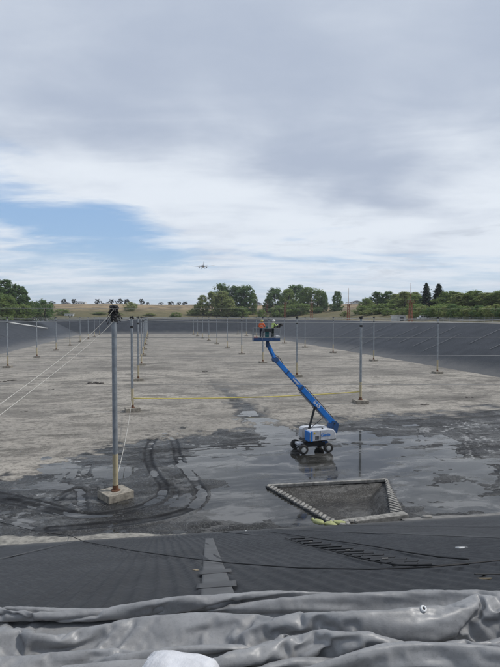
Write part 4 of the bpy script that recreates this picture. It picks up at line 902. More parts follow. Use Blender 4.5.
# dark clods on the dry mud
for k, (x_, y_, s_) in enumerate(((12, 381, .5), (3, 382, .4), (95, 384, .7), (24, 412, .25), (425, 405, .3), (50, 390, .3), (205, 372, .35), (470, 398, .3))):
    c = gp(x_, y_, 0); m = MB()
    for j in range(7): m.ell(c + np.array([rs.uniform(-1, 1) * s_ * 2, rs.uniform(-1, 1) * s_, s_ * .15]), (s_ * rs.uniform(.4, .9), s_ * rs.uniform(.3, .7), s_ * rs.uniform(.2, .45)), nu=8, nv=5, pw=.8)
    single('mud_clod', m, mat('clod_mud', (.09, .08, .07), .95, 0, .4, 3), f'dark clump of mud on the dry floor, {ORD[k]} of eight scattered clumps', 'mud clump', tuple(c), 'clumps of mud on the dry floor')

# ------------------------------------------------------------------ near berm: wire fence and bunched tarpaulins
fence = thing('wire_fence', 'thin wires of a fence stretched level across the whole view', 'fence', (0, 3.6, CREST))
FYD = 3.6
for s_ in (-1, 1):
    fx = s_ * 3.1; part('fence_post', MB().cyl((fx, FYD, CREST - .3), (fx, FYD, EYE + .5), .04, .04, 10), M_galv, fence)
for yl, yr, r_ in ((307.5, 308.5, .0014), (321, 322.5, .0022), (336.5, 336.5, .0018), (355.5, 354.5, .0015), (383, 384, .0015)):
    a = at(250 - 3.1 / FYD * 500, yl + (yl - yr) * .3, FYD); b = at(250 + 3.1 / FYD * 500, yr, FYD); part('wire', MB().tube(sag(a, b, .008, 30), r_, 5), M_cable, fence)

def mat_tarp(name, c1, c2):
    m = bpy.data.materials.new(name); m.use_nodes = True; T = NT(m.node_tree); b = T.n['Principled BSDF']
    oc = T.node('ShaderNodeTexCoord').outputs['Object']; n1 = T.noise(oc, 6, 6, 0.65); n2 = T.noise(oc, 70, 4, 0.7); n3 = T.noise(T.mapping(oc, scale=(1, 2.5, 2.5)), 16, 6, 0.65, 0.6)
    c = T.mix(T.ss(n1, .32, .7), c1, c2); c = T.mix(T.math('MULTIPLY', T.ss(n2, .5, .75), .45), c, tuple(v * .62 for v in c2)); c = T.mix(T.math('MULTIPLY', T.ss(n3, .6, .78), .35), c, tuple(v * 1.5 for v in c1))
    T.l.new(c, b.inputs['Base Color']); T.l.new(T.ss(n1, .3, .7, .38, .54), b.inputs['Roughness'])
    bp = T.node('ShaderNodeBump'); bp.inputs['Strength'].default_value = .22; bp.inputs['Distance'].default_value = .006
    T.l.new(T.math('ADD', n3, T.math('MULTIPLY', n2, .15)), bp.inputs['Height']); T.l.new(bp.outputs[0], b.inputs['Normal']); return m
M_tarp = mat_tarp('silver_tarp', (.26, .263, .268), (.185, .188, .193))
def cloth_tarp():                            # one sheet pushed together on the berm until it buckles into folds
    X0, X1, L0, step = -2.05, 2.05, 3.3, 0.031
    nx = int((X1 - X0) / step); ny = int(L0 / step)
    xs_ = np.linspace(X0, X1, nx); ls = np.linspace(0, 1, ny)
    XX, LL = np.meshgrid(xs_, ls, indexing='ij')
    YF, YB0, YB1 = 2.02, 2.02 + L0, 3.07
    Z0 = CREST + .03
    def lay(yb):
        Y = YF + (yb - YF) * LL
        return np.stack([XX, Y + .10 * np.sin(XX * 1.3 + .6) * LL, np.full_like(XX, Z0)], -1)
    A = lay(YB0); 
    A[..., 2] += .05 * (fbm(XX * 1.1, LL * 9, 3, 7)) * np.sin(np.pi * LL) + .09 * np.maximum(0, np.sin(LL * 2 * np.pi * 4.4 + .9 * np.sin(XX * 1.4) + 1.2 * fbm(XX * .8, LL * 2, 2, 3))) * np.sin(np.pi * LL) ** .5
    me = grid_mesh('sim_sheet', A, nx, ny, M_tarp); ob = bpy.data.objects.new('sim_sheet', me); COL.objects.link(ob)
    ob.shape_key_add(name='Basis'); k1 = ob.shape_key_add(name='pushed'); B = lay(YB1); B[..., 2] += .03 * LL
    k1.data.foreach_set('co', B.reshape(-1).astype(np.float32))
    vg = ob.vertex_groups.new(name='pin'); idx = np.arange(nx * ny).reshape(nx, ny)
    vg.add([int(i) for i in np.concatenate([idx[:, 0], idx[:, -1], idx[:, -2]])], 1.0, 'REPLACE')
    NF = 42
    k1.value = 0; k1.keyframe_insert('value', frame=1); k1.value = 1; k1.keyframe_insert('value', frame=NF - 12)
    fm = MB().box((0, 3, CREST - .25), (7, 4, .5)); fl = bpy.data.objects.new('sim_floor', fm.mesh('sim_floor', M_tarp)); COL.objects.link(fl); fl.modifiers.new('c', 'COLLISION'); fl.collision.thickness_outer = .012; fl.collision.cloth_friction = 8
    md = ob.modifiers.new('cloth', 'CLOTH'); cs = md.settings; cs.quality = 5; cs.mass = .25; cs.tension_stiffness = 20; cs.compression_stiffness = 20; cs.shear_stiffness = 8; cs.bending_stiffness = 0.5; cs.air_damping = 3.0
    cs.vertex_group_mass = 'pin'; cc_ = md.collision_settings; cc_.use_self_collision = True; cc_.self_distance_min = .010; cc_.distance_min = .012; cc_.collision_quality = 3; cc_.self_friction = 6
    md.point_cache.frame_start = 1; md.point_cache.frame_end = NF
    f0 = scn.frame_current
    for f in range(1, NF + 1): scn.frame_set(f)
    dg = bpy.context.evaluated_depsgraph_get(); ev = ob.evaluated_get(dg).to_mesh(); co = np.empty(len(ev.vertices) * 3, np.float32); ev.vertices.foreach_get('co', co)
    scn.frame_set(1); bpy.data.objects.remove(ob); bpy.data.objects.remove(fl)
    return co.reshape(nx, ny, 3).astype(float)

def upsample(V, k):                          # smooth refinement of the folded sheet
    for ax in (0, 1):
        n = V.shape[ax]; t = np.linspace(0, n - 1, (n - 1) * k + 1); i = np.clip(np.floor(t).astype(int), 0, n - 2); f = t - i
        g = lambda o: np.take(V, np.clip(i + o, 0, n - 1), axis=ax); f = f.reshape([-1 if q == ax else 1 for q in range(3)])
        a, b, c, d = g(-1), g(0), g(1), g(2); V = .5 * (2 * b + (c - a) * f + (2 * a - 5 * b + 4 * c - d) * f * f + (3 * b - a - 3 * c + d) * f ** 3)
    return V
TV = upsample(cloth_tarp(), 3); nu_, nv_ = TV.shape[:2]
U_, A_ = np.meshgrid(np.linspace(0, 4.1, nu_), np.linspace(0, 3.3, nv_), indexing='ij')          # position on the flat sheet, metres
TN_ = np.cross(np.gradient(TV, axis=0), np.gradient(TV, axis=1)); TN_ /= np.maximum(np.linalg.norm(TN_, axis=2, keepdims=True), 1e-9)
wx = U_ + (fbm(U_ * 2, A_ * 2, 2, 40) - .5) * .3; wy = A_ + (fbm(U_ * 2 + 9, A_ * 2, 2, 50) - .5) * .3
md1 = sst(fbm(U_ * 1.6, A_ * 1.6, 2, 33), .38, .62); md2 = sst(fbm(U_ * 2.6 + 5, A_ * 2.6, 2, 43), .42, .62)
TD_ = .006 * (trin(wx * 4, wy * 7, 11) - .5) * md1 + .0075 * (trin(wx * 8 + wy * 3, wy * 11, 12) - .5) * (.25 + .75 * md2) + .0055 * (trin(wx * 16 - wy * 6, wy * 18, 13) - .5) * (.35 + .65 * md1) + .0026 * (trin(wx * 32 + wy * 9, wy * 34, 14) - .5)
TV = TV + TN_ * TD_[..., None]
o_ = np.array([0, 2.6, CREST]); me = grid_mesh('tarpaulin', TV - o_, nu_, nv_, M_tarp); TB = link('tarpaulin', me, None, tuple(o_)); TB['label'] = 'bunched silver-grey tarpaulin lying in folds along the bottom edge'; TB['category'] = 'tarpaulin'
md = TB.modifiers.new('thick', 'SOLIDIFY'); md.thickness = .003; md.offset = -1
def on_tarp(x, y):                           # frontmost point of the tarpaulin at a photo pixel
    X_, Y_ = proj(TV); d = np.hypot(X_ - x, Y_ - y); ok = d < 2.0
    if not ok.any(): ok = d <= d.min() + .5
    dep = np.where(ok, TV[..., 1], 1e9); i = np.unravel_index(np.argmin(dep), dep.shape); n = TN_[i] * (1 if TN_[i][1] < 0 or TN_[i][2] > .3 else -1); return TV[i], n
# grommet
g, q_ = on_tarp(425, 609); q_ = Vector(q_).normalized(); q_ = q_ if q_.z > 0 else -q_; g = np.array(g) + np.array(q_) * .003; m = MB()
n = 20; vs = []
for r_, h_ in ((.0085, .0), (.0085, .006), (.014, .008), (.0185, .004), (.0185, -.004)):
    qq = q_.to_track_quat('Z', 'Y')
    for k in range(n): t = 2 * math.pi * k / n; vs.append(Vector(g) + qq @ Vector((r_ * math.cos(t), r_ * math.sin(t), h_)))
m.add(vs, [[j * n + k, j * n + (k + 1) % n, (j + 1) * n + (k + 1) % n, (j + 1) * n + k] for j in range(4) for k in range(n)], 0, True)
gm = link('grommet', m.mesh('grommet', M_white, wpos(TB)), TB)
m = MB().cyl(Vector(g) - q_ * .004, Vector(g) + q_ * .001, .009, .009, 14); link('grommet_hole', m.mesh('grommet_hole', M_black, wpos(TB)), TB)
# white sandbag in front
def sandbag():
    c = on_tarp(178, 672)[0] + np.array([0, -.05, .005]); n = 70; g_ = np.linspace(-1, 1, n); A_, B_ = np.meshgrid(g_, g_, indexing='ij')
    pin = 1 - .10 * (1 - A_ ** 2) * B_ ** 4; x = A_ * .20 * (1 - .07 * (1 - B_ ** 2) * A_ ** 4) ; y = B_ * .16 * pin
    th = .085 * np.clip((1 - A_ ** 2) * (1 - B_ ** 2), 0, 1) ** .5 * (.85 + .3 * fbm(A_ * 1.2 + 3, B_ * 1.2, 2, 9))
    wr = .012 * (fbm(A_ * 2.5 + 7, B_ * 2, 2, 23) - .5) + .02 * (fbm(A_ * 9, B_ * 3, 3, 25) - .5) * A_ ** 2
    z = th + wr * np.clip(th / .03, 0, 1); rz = R(-12); X = c[0] + x * math.cos(rz) - y * math.sin(rz); Y = c[1] + x * math.sin(rz) + y * math.cos(rz)
    top = np.stack([X, Y, c[2] + z], -1).reshape(-1, 3); bot = np.stack([X, Y, c[2] - .5 * th], -1).reshape(-1, 3); m = MB()
    q = [[i * n + j, (i + 1) * n + j, (i + 1) * n + j + 1, i * n + j + 1] for i in range(n - 1) for j in range(n - 1)]
    m.add(list(top) + list(bot), q + [[k + n * n for k in f[::-1]] for f in q], 0, True)
    ob = single('sandbag', m, mat('white_woven_sack', (.62, .63, .66), .75, 0, .28, 9, bump=.3, bscale=110), 'white woven sandbag cut off by the bottom edge of the picture', 'sandbag', tuple(c - np.array([0, 0, .08])))
    m2 = MB().tube([(X[0, 0] + .01, Y[0, 0], c[2]), (X[0, n // 2], Y[0, n // 2], c[2] + .004), (X[0, -1] + .01, Y[0, -1], c[2])], .005, 6); part('sewn_hem', m2, M_rope, ob)
sandbag()

# ------------------------------------------------------------------ trees
def leaf_mesh(name, cen, nrm_, size, material):
    n = len(cen); rnd = RNG.normal(size=(n, 3)); t1 = np.cross(nrm_, rnd); t1 /= np.maximum(np.linalg.norm(t1, axis=1, keepdims=True), 1e-6); t2 = np.cross(nrm_, t1); t2 /= np.maximum(np.linalg.norm(t2, axis=1, keepdims=True), 1e-6)
    s_ = size[:, None]; V = np.stack([cen - t1 * s_ * .5, cen - t2 * s_ * .32 + nrm_ * s_ * .1, cen + t1 * s_ * .5, cen + t2 * s_ * .32 + nrm_ * s_ * .1], 1).reshape(-1, 3)
    me = bpy.data.meshes.new(name); me.vertices.add(4 * n); me.vertices.foreach_set('co', V.astype(np.float32).ravel())
    me.loops.add(4 * n); me.loops.foreach_set('vertex_index', np.arange(4 * n, dtype=np.int32)); me.polygons.add(n)
    me.polygons.foreach_set('loop_start', np.arange(n, dtype=np.int32) * 4); me.polygons.foreach_set('loop_total', np.full(n, 4, np.int32)); me.materials.append(material); me.update(calc_edges=True); return me
def broadleaf(seed, h, wd, base_f, nclump, per, leaf, material, top_taper=0.4):
    r = np.random.default_rng(seed); zc = h * (base_f + 1) / 2; rz = h * (1 - base_f) / 2; cl_ = []
    while len(cl_) < nclump:
        f = r.uniform(base_f + .02, .97); prof = (1 - max(0, (f - .42) / .58) ** 2.2) ** .5 * (1 - top_taper * max(0, f - .42)) if f > .42 else .74 + .26 * f / .42
        ang = r.uniform(0, 2 * math.pi); lob = 1 + .20 * math.sin(ang * 2 + seed + f * 3) + .15 * math.sin(ang * 3 + 2 * seed - f * 5); rad = wd / 2 * .88 * prof * lob * r.uniform(.15, 1) ** .5 * (1.12 if r.uniform() > .85 else 1)
        cl_.append((math.cos(ang) * rad, math.sin(ang) * rad, f * h * .97))
    cl_ = np.array(cl_); cen = []; nr = []; sz = []
    for c in cl_:
        cr = wd * r.uniform(.055, .125); d = r.normal(size=(per, 3)); d /= np.linalg.norm(d, axis=1, keepdims=True); rr = cr * r.uniform(.3, 1.1, size=(per, 1))
        q = c + d * rr * np.array([1.0, 1.0, 1.1]); cen.append(q); o_ = d * .8 + np.array([0, 0, .35]) + r.normal(size=(per, 3)) * .6; nr.append(o_ / np.linalg.norm(o_, axis=1, keepdims=True)); sz.append(r.uniform(.6, 1.3, per) * leaf)
    lm = leaf_mesh('crown', np.concatenate(cen), np.concatenate(nr), np.concatenate(sz), material)
    m = MB(); tr = h * .018 + .05; pts = [(0, 0, -.4), (.02 * h * r.uniform(-1, 1), .02 * h * r.uniform(-1, 1), h * .3), (.03 * h * r.uniform(-1, 1), .03 * h * r.uniform(-1, 1), h * .62), (.02 * h, 0, h * .86)]
    m.tube(pts, [tr * 1.3, tr, tr * .6, tr * .15], 8)
    for c in cl_[r.choice(nclump, min(16, nclump), replace=False)]:
        z0 = max(h * .12, c[2] * r.uniform(.45, .7)); m.tube([(0, 0, z0), (c[0] * .5, c[1] * .5, (z0 + c[2]) / 2 + h * .02), tuple(c)], [tr * .45, tr * .28, tr * .08], 5)
    return m.mesh('trunk', M_bark), lm
def conifer(seed, h, wd):
    r = np.random.default_rng(seed); cen = []; nr = []; sz = []; m = MB(); m.tube([(0, 0, -.4), (0, 0, h * .5), (0, 0, h)], [h * .018, h * .012, .02], 7)
    nb = 130
    for k in range(nb):
        f = (k / nb) ** .85; z = h * (.06 + .93 * f); L = wd / 2 * (1 - f) ** .8 * r.uniform(.6, 1.15) + .12; a = k * 2.4 + r.uniform(-.4, .4); dr = -.28 * L
        nn = max(8, int(40 * L / (wd / 2))); t = r.uniform(.1, 1, nn); off_ = r.normal(size=(nn, 3)) * np.array([.14, .14, .10]) * (L * .55 + .4)
        q = np.stack([np.cos(a) * L * t, np.sin(a) * L * t, z + dr * t ** 1.5 + .05 * h * .3 * t * (1 - t)], 1) + off_; cen.append(q)
        o_ = np.stack([np.full(nn, .3 * math.cos(a)), np.full(nn, .3 * math.sin(a)), np.ones(nn)], 1) + r.normal(size=(nn, 3)) * .5; nr.append(o_ / np.linalg.norm(o_, axis=1, keepdims=True)); sz.append(r.uniform(.6, 1.3, nn) * h * .06)
        if k % 3 == 0: m.tube([(0, 0, z), (math.cos(a) * L * .9, math.sin(a) * L * .9, z + dr * .8)], [h * .004, .01], 4)
    return m.mesh('trunk', M_bark), leaf_mesh('crown', np.concatenate(cen), np.concatenate(nr), np.concatenate(sz), M_needle)
PRO = {'dark': [broadleaf(s, 1.0 * 20, 13, .03, 150, 42, .80, M_leafd) for s in (1, 2, 3)], 'mid': [broadleaf(s, 20, 15, .02, 150, 42, .80, M_leafm) for s in (4, 5, 6)],
       'light': [broadleaf(s, 20, 11, .01, 140, 42, .72, M_leafl, .5) for s in (7, 8)], 'poplar': [broadleaf(s, 20, 7.5, .03, 130, 42, .62, M_leafd, .75) for s in (9, 10)],
       'bush': [broadleaf(s, 8, 9, .0, 85, 42, .5, M_leafm, .3) for s in (11, 12)], 'lbush': [broadleaf(s, 8, 9, .0, 85, 42, .5, M_leafl, .3) for s in (13, 14)], 'conifer': [conifer(15, 20, 9), conifer(16, 20, 11)],
       'scrub': [broadleaf(s, 8, 8, .05, 30, 40, .8, M_scrub, .3) for s in (17, 18)], 'dbush': [broadleaf(s, 8, 9, .0, 85, 42, .5, M_leafd, .3) for s in (19, 20)]}
REFH = {'bush': 8, 'lbush': 8, 'scrub': 8, 'dbush': 8}
tcnt = 0
def tree(kind, x, ytop, Y, wpx, label, group):
    """a tree at photo column x, Y metres ahead on the ground, reaching photo row ytop; wpx = crown width in photo pixels"""
    global tcnt
    X = (x - 250) / 500 * Y; zg = ground_at(X, Y); top = EYE + (HOR - ytop) / 500 * Y; h = max(1.5, top - zg)
    tm, lm = PRO[kind][tcnt % len(PRO[kind])]; tcnt += 1
    root = thing({'conifer': 'conifer_tree', 'bush': 'bush', 'lbush': 'bush', 'dbush': 'bush', 'scrub': 'hill_bush', 'poplar': 'poplar_tree'}.get(kind, 'broadleaf_tree'), label, 'bush' if 'bush' in kind or kind == 'scrub' else 'tree', (X, Y, zg), group)
    co = np.empty(len(lm.vertices) * 3); lm.vertices.foreach_get('co', co); co = co.reshape(-1, 3)
    sz_ = h / co[:, 2].max(); sx = (wpx / 500 * Y) / (np.percentile(co[:, 0], 98.5) - np.percentile(co[:, 0], 1.5)); rz = rs.uniform(0, 6.28)
    for nm, me_ in (('trunk', tm), ('crown', lm)):
        o = link(nm, me_, root); o.scale = (sx, sx, sz_); o.rotation_euler = (0, 0, rz)
def clump(group, where, items):
    n = len(items); it = sorted(items, key=lambda t: t[1])
    for k, (kind, x, yt, Y, wpx) in enumerate(it):
        desc = {'dark': 'dark green broadleaf tree', 'mid': 'olive green broadleaf tree', 'light': 'pale willow-like tree', 'poplar': 'tall narrow dark tree', 'bush': 'low olive bush', 'lbush': 'low yellow-green bush', 'dbush': 'low dark green bush', 'conifer': 'dark pointed conifer', 'scrub': 'dark round bush'}[kind]
        tree(kind, x, yt, Y, wpx, f'{desc}, {ORD[k] if k < 20 else "last"} from the left {where}', group)
clump('trees at the left edge', 'among the trees at the left edge', [('poplar', -6, 276, 318, 22), ('poplar', 6, 279, 322, 17), ('dark', 15, 283, 326, 20), ('poplar', 23, 286, 330, 13), ('mid', 3, 293, 305, 26), ('dbush', 33, 300, 330, 18), ('dbush', 45, 298.5, 338, 22), ('bush', 20, 303, 318, 24)])
clump('trees of the middle clump', 'in the clump left of the basket', [('light', 203, 294, 452, 13), ('light', 212, 291, 450, 14), ('light', 222, 290, 455, 16), ('light', 230, 298, 448, 15), ('dark', 222, 282.5, 478, 20), ('dark', 236, 285, 476, 18), ('dark', 246, 284.5, 468, 18), ('mid', 253, 292, 466, 9), ('lbush', 196, 304, 455, 8), ('bush', 240, 306, 452, 22)])
clump('trees right of the basket', 'in the clump right of the basket', [('dark', 267, 298, 490, 8), ('dark', 275, 287, 485, 17), ('mid', 288, 288, 470, 16), ('dark', 296, 284, 490, 22), ('mid', 308, 286.5, 470, 18), ('mid', 318, 288, 465, 16), ('dark', 324, 292, 460, 10), ('dark', 337, 290.5, 440, 10), ('dbush', 319, 306, 440, 9), ('bush', 300, 303, 450, 30), ('bush', 280, 305, 450, 20), ('dbush', 333, 303, 455, 12)])
clump('trees and bushes along the right berm', 'in the tree line behind the right berm', [('mid', 366, 297, 330, 12), ('dark', 377, 291, 350, 12), ('dark', 388, 290.5, 345, 13), ('bush', 362, 305, 320, 16), ('mid', 398, 297, 320, 20), ('light', 405, 291, 300, 20), ('mid', 415, 294, 290, 16), ('bush', 385, 303, 300, 30),
      ('conifer', 426, 282.5, 270, 15), ('conifer', 438.5, 283.5, 262, 17), ('mid', 450, 290.5, 250, 22), ('light', 462, 292.5, 240, 22), ('mid', 474, 289.5, 238, 24), ('light', 487, 292, 230, 22), ('mid', 499, 290, 225, 26), ('light', 512, 291, 220, 26), ('bush', 418, 303, 262, 26), ('bush', 446, 303, 238, 30)])
clump('second row of trees behind the right berm', 'in the rear row behind the right berm', [('mid' if k % 2 else 'light', 396 + k * 9.5, 293.5 - (k % 3), 330 - k * 7, 17) for k in range(13) if k not in (3, 4)] + [('light', 369, 300, 345, 14), ('mid', 382, 297, 370, 18)])
clump('bushes under the right tree line', 'in the hedge along the right berm', [(('bush', 'lbush', 'dbush')[k % 3], x_, 303.5 + (k * 7 % 5) * .8, 121 * 500 / (x_ - 150), 17 + k % 4 * 2) for k, x_ in enumerate(range(415, 516, 8))] + [('bush', 402, 308, 262, 18), ('lbush', 372, 309, 300, 20), ('bush', 388, 309, 275, 14)])
clump('dark bushes on the hill', 'along the hill crest', [('scrub', x, y_, Y, w_) for x, y_, Y, w_ in ((64, 298.5, 760, 5), (98, 298.8, 760, 5), (112, 299, 700, 5.5), (120, 298.6, 720, 6.5), (127, 298.8, 730, 5.5), (142, 298.8, 700, 6), (148, 302, 700, 3), (171, 301.2, 800, 6), (179, 301.5, 800, 4), (185, 301.2, 800, 5), (52, 301, 700, 7), (75, 299, 800, 8), (161, 302.3, 760, 5), (105, 303, 620, 4))])
clump('bushes on the dry field', 'on the dry field beyond the far berm', [('lbush', 131, 301.5, 470, 13), ('lbush', 192, 309, 450, 10), ('bush', 176, 312, 440, 12), ('bush', 100, 312, 440, 14), ('bush', 62, 309, 430, 16), ('lbush', 150, 313, 440, 12), ('bush', 262, 309, 450, 10), ('lbush', 345, 311, 330, 9), ('bush', 118, 313, 436, 10)])

# ------------------------------------------------------------------ orange light towers on the right berm
def tower(x, U, ybox, ymast, k):
    Y = 500 * U / (x - 150); X = (x - 250) / 500 * Y; zg = ground_at(X, Y); top = EYE + (HOR - ybox) / 500 * Y; mast = EYE + (HOR - ymast) / 500 * Y
    t = thing('light_tower', f'orange lattice light tower on the right berm, {ORD[k]} from the camera', 'tower', (X, Y, zg), 'orange light towers along the right berm'); wd = .55 + .0006 * Y
    for sx in (-1, 1):
        for sy in (-1, 1): part('leg', MB().beam((X + sx * wd, Y + sy * wd, zg - .2), (X + sx * wd * .7, Y + sy * wd * .7, top), .16, .16), M_orange, t)
    m = MB(); nb = 5
    for j in range(nb):
        z0 = zg + (top - zg) * j / nb; z1 = zg + (top - zg) * (j + 1) / nb; w0 = wd * (1 - .3 * j / nb); w1 = wd * (1 - .3 * (j + 1) / nb)
        for s_ in (-1, 1):
            m.beam((X - w0, Y + s_ * w0, z0), (X + w1, Y + s_ * w1, z1), .09, .09); m.beam((X + w0, Y + s_ * w0, z0), (X - w1, Y + s_ * w1, z1), .09, .09); m.beam((X + s_ * w0, Y - w0, z0), (X + s_ * w1, Y + w1, z1), .09, .09)
            m.beam((X - w1, Y + s_ * w1, z1), (X + w1, Y + s_ * w1, z1), .1, .1)
    part('bracing', m, M_orange, t); pw = 1.9 if k != 0 else 1.6
    m = MB(); m.box((X, Y, top + .06), (pw * 1.7, 1.5, .12)); part('platform', m, M_orange, t)
    m = MB()
    for sx in (-1, -.33, .33, 1):
        for sy in (-1, 1): m.beam((X + sx * pw * .82, Y + sy * .7, top + .1), (X + sx * pw * .82, Y + sy * .7, top + 1.1), .07, .07)
    for sy in (-1, 1): m.beam((X - pw * .82, Y + sy * .7, top + 1.1), (X + pw * .82, Y + sy * .7, top + 1.1), .08, .08)
    part('railing', m, M_orange, t)
    m = MB(); m.cyl((X, Y, top), (X, Y, mast), .11, .07, 6); part('mast', m, M_orange, t)
    for sx in (-1, 0, 1): m = MB(); m.cyl((X + sx * pw * .6, Y, top + .1), (X + sx * pw * .6, Y, top + 1.0), .06, n=6); m.ell((X + sx * pw * .6, Y - .05, top + 1.2), (.22, .2, .2), nu=8, nv=5); part('lamp', m, M_mgrey, t)
for k, (x, yb_, ym) in enumerate(((410.5, 303, 283), (348.5, 304.5, 288), (311.5, 303.5, 297), (285, 303.5, 297), (267, 306, 300))): tower(x, 108, yb_, ym, k)

# ------------------------------------------------------------------ buildings and vehicles beyond the berms
def shed(x0, x1, yt, yb, Y, dep, label, cat, name, roof=.0, wallm=M_offwh, roofm=M_roof, opening=None, wins=0):
    a = at(x0, yb, Y); b = at(x1, yb, Y); zt = at((x0 + x1) / 2, yt, Y)[2]; X = (a[0] + b[0]) / 2; wd = b[0] - a[0]; zb = min(ground_at(X, Y), a[2]); h = zt - zb
    t = thing(name, label, cat, (X, Y + dep / 2, zb)); m = MB(); m.box((X, Y + dep / 2, zb + h * (1 - roof) / 2 - .1), (wd, dep, h * (1 - roof) + .2)); part('wall', m, wallm, t)
    zr = zb + h * (1 - roof); m = MB(); m.prism([(-wd / 2 - .3, 0), (wd / 2 + .3, 0), (wd / 2 + .3, .12), (wd * .05, max(h * roof, .2)), (-wd * .05, max(h * roof, .2)), (-wd / 2 - .3, .12)], (X, Y + dep / 2, zr), (1, 0, 0), (0, 1, 0), (0, 0, 1), dep + .6); part('roof', m, roofm, t)
    for k in range(wins):
        cx_ = X - wd / 2 + wd * (k + .5) / wins; wn = part('window', MB().box((cx_, Y - .03, zb + h * .5), (wd / wins * .45, .1, h * .3)), M_white, t); part('pane', MB().box((cx_, Y - .09, zb + h * .5), (wd / wins * .36, .04, h * .22)), M_glass, wn)
    if opening: f0, f1 = opening; part('door', MB().box((X - wd / 2 + wd * (f0 + f1) / 2, Y - .04, zb + h * .38), (wd * (f1 - f0), .1, h * .76)), M_dark, t)
shed(75, 85, 301.3, 305.5, 640, 7, 'long white trailer on the hill at the left', 'trailer', 'site_trailer', .12, M_white, M_offwh, wins=4)
shed(64, 69, 302.2, 305, 690, 7, 'small grey-roofed house on the hill left of the white trailer', 'house', 'hill_house', .4, M_offwh, M_roof, wins=2)
shed(253, 262, 302, 306, 640, 9, 'pale house with grey roof behind the clumps of trees', 'house', 'far_house', .4, M_white, M_roof, wins=2)
shed(352, 362, 300.5, 304, 640, 10, 'low pale house at the top of the gravel road', 'house', 'far_house', .35, M_offwh, M_roof, wins=3)
shed(393, 406, 315.2, 319.8, 222, 3, 'grey-white shed with dark doorway beside the nearest orange tower', 'shed', 'berm_shed', .06, M_offwh, M_offwh, (.56, .82))
def car(x, Y, L, label, cat, name, hgt, colm, van=False):
    X = (x - 250) / 500 * Y; zg = ground_at(X, Y) + .02; t = thing(name, label, cat, (X, Y, zg)); hb = hgt * (.55 if not van else .5)
    m = MB(); pr_ = [(-L / 2, .3), (L / 2, .3), (L / 2, hb * .9), (L / 2 - .2, hb), (-L / 2 + .1, hb), (-L / 2, hb * .9)]; m.prism(pr_, (X, Y, zg), (1, 0, 0), (0, 1, 0), (0, 0, 1), 1.8); bd_ = part('body', m, colm, t)
    k = .46 if van else .30; m = MB(); m.prism([(-L * k, hb), (L * .32, hb), (L * .2, hgt), (-L * (k - .04), hgt)], (X, Y, zg), (1, 0, 0), (0, 1, 0), (0, 0, 1), 1.64); part('cabin', m, colm, t)
    for s_ in (-1, 1): part('window', MB().box((X + s_ * L * .11 - L * .04, Y - .83, zg + (hb + hgt) / 2), (L * .17, .04, (hgt - hb) * .6)), M_glass, t)
    for a in (-1, 1):
        for b in (-1, 1): c = Vector((X + a * L * .31, Y + b * .82, zg + .33)); wh = part('wheel', MB().cyl(c - Vector((0, .1, 0)), c + Vector((0, .1, 0)), .33, n=14), M_tyre, t); part('rim', MB().cyl(c + Vector((0, b * .1, 0)), c + Vector((0, b * .12, 0)), .2, n=10), M_mgrey, wh)
    part('headlight', MB().box((X + L / 2, Y - .6, zg + hb * .75), (.05, .3, .14)), M_glass, t)
car(423, 216, 4.6, 'white car parked just right of the nearest orange tower', 'car', 'parked_car', 1.6, M_white); car(430, 214, 3.9, 'second white car right of the nearest orange tower', 'car', 'parked_car', 1.45, M_offwh)
car(103, 640, 6, 'white van on the hill left of the nearest pole top', 'van', 'parked_van', 2.4, M_white, True); car(108.5, 610, 6, 'white van close behind the nearest pole top', 'van', 'parked_van', 2.3, M_white, True)
shed(64.5, 73, 313.5, 318.3, 424, 3, 'pale equipment cabin on the far left berm', 'cabin', 'equipment_cabin', .06, M_offwh, M_offwh, wins=3)
# ------------------------------------------------------------------ chain fences along the berms
def perim_fence(a, b, n, label):
    a = np.array(to_xy(*a)); b = np.array(to_xy(*b)); t = thing('berm_fence', label, 'fence', (*((a + b) / 2), CREST)); P = []
    for k in range(n + 1):
        c = a + (b - a) * k / n; z = ground_at(*c); P.append((c[0], c[1], z))
    me_ = MB().cyl((0, 0, -.3), (0, 0, 1.9), .045, n=6).mesh('fence_post', M_galv)
    for p_ in P: o = link('fence_post', me_, t); o.location = Vector(p_) - Vector(t.location)
    m = MB()
    for j in range(12): m.tube([(p_[0], p_[1], p_[2] + .1 + j * .16) for p_ in P], .012 if j < 11 else .03, 3)
    part('fence_wire', m, M_galv, t)
perim_fence((Lp1 + 7, 95), (Lp1 + 7, Lq1 + 6), 84, 'thin chain-link fence along the top of the right berm')
perim_fence((Lp1 + 7, Lq1 + 7), (Lp0 - 7, Lq1 + 7), 44, 'thin chain-link fence along the top of the far berm')
perim_fence((Lp0 - 7, 150), (Lp0 - 7, Lq1 + 6), 60, 'thin chain-link fence along the top of the left berm')

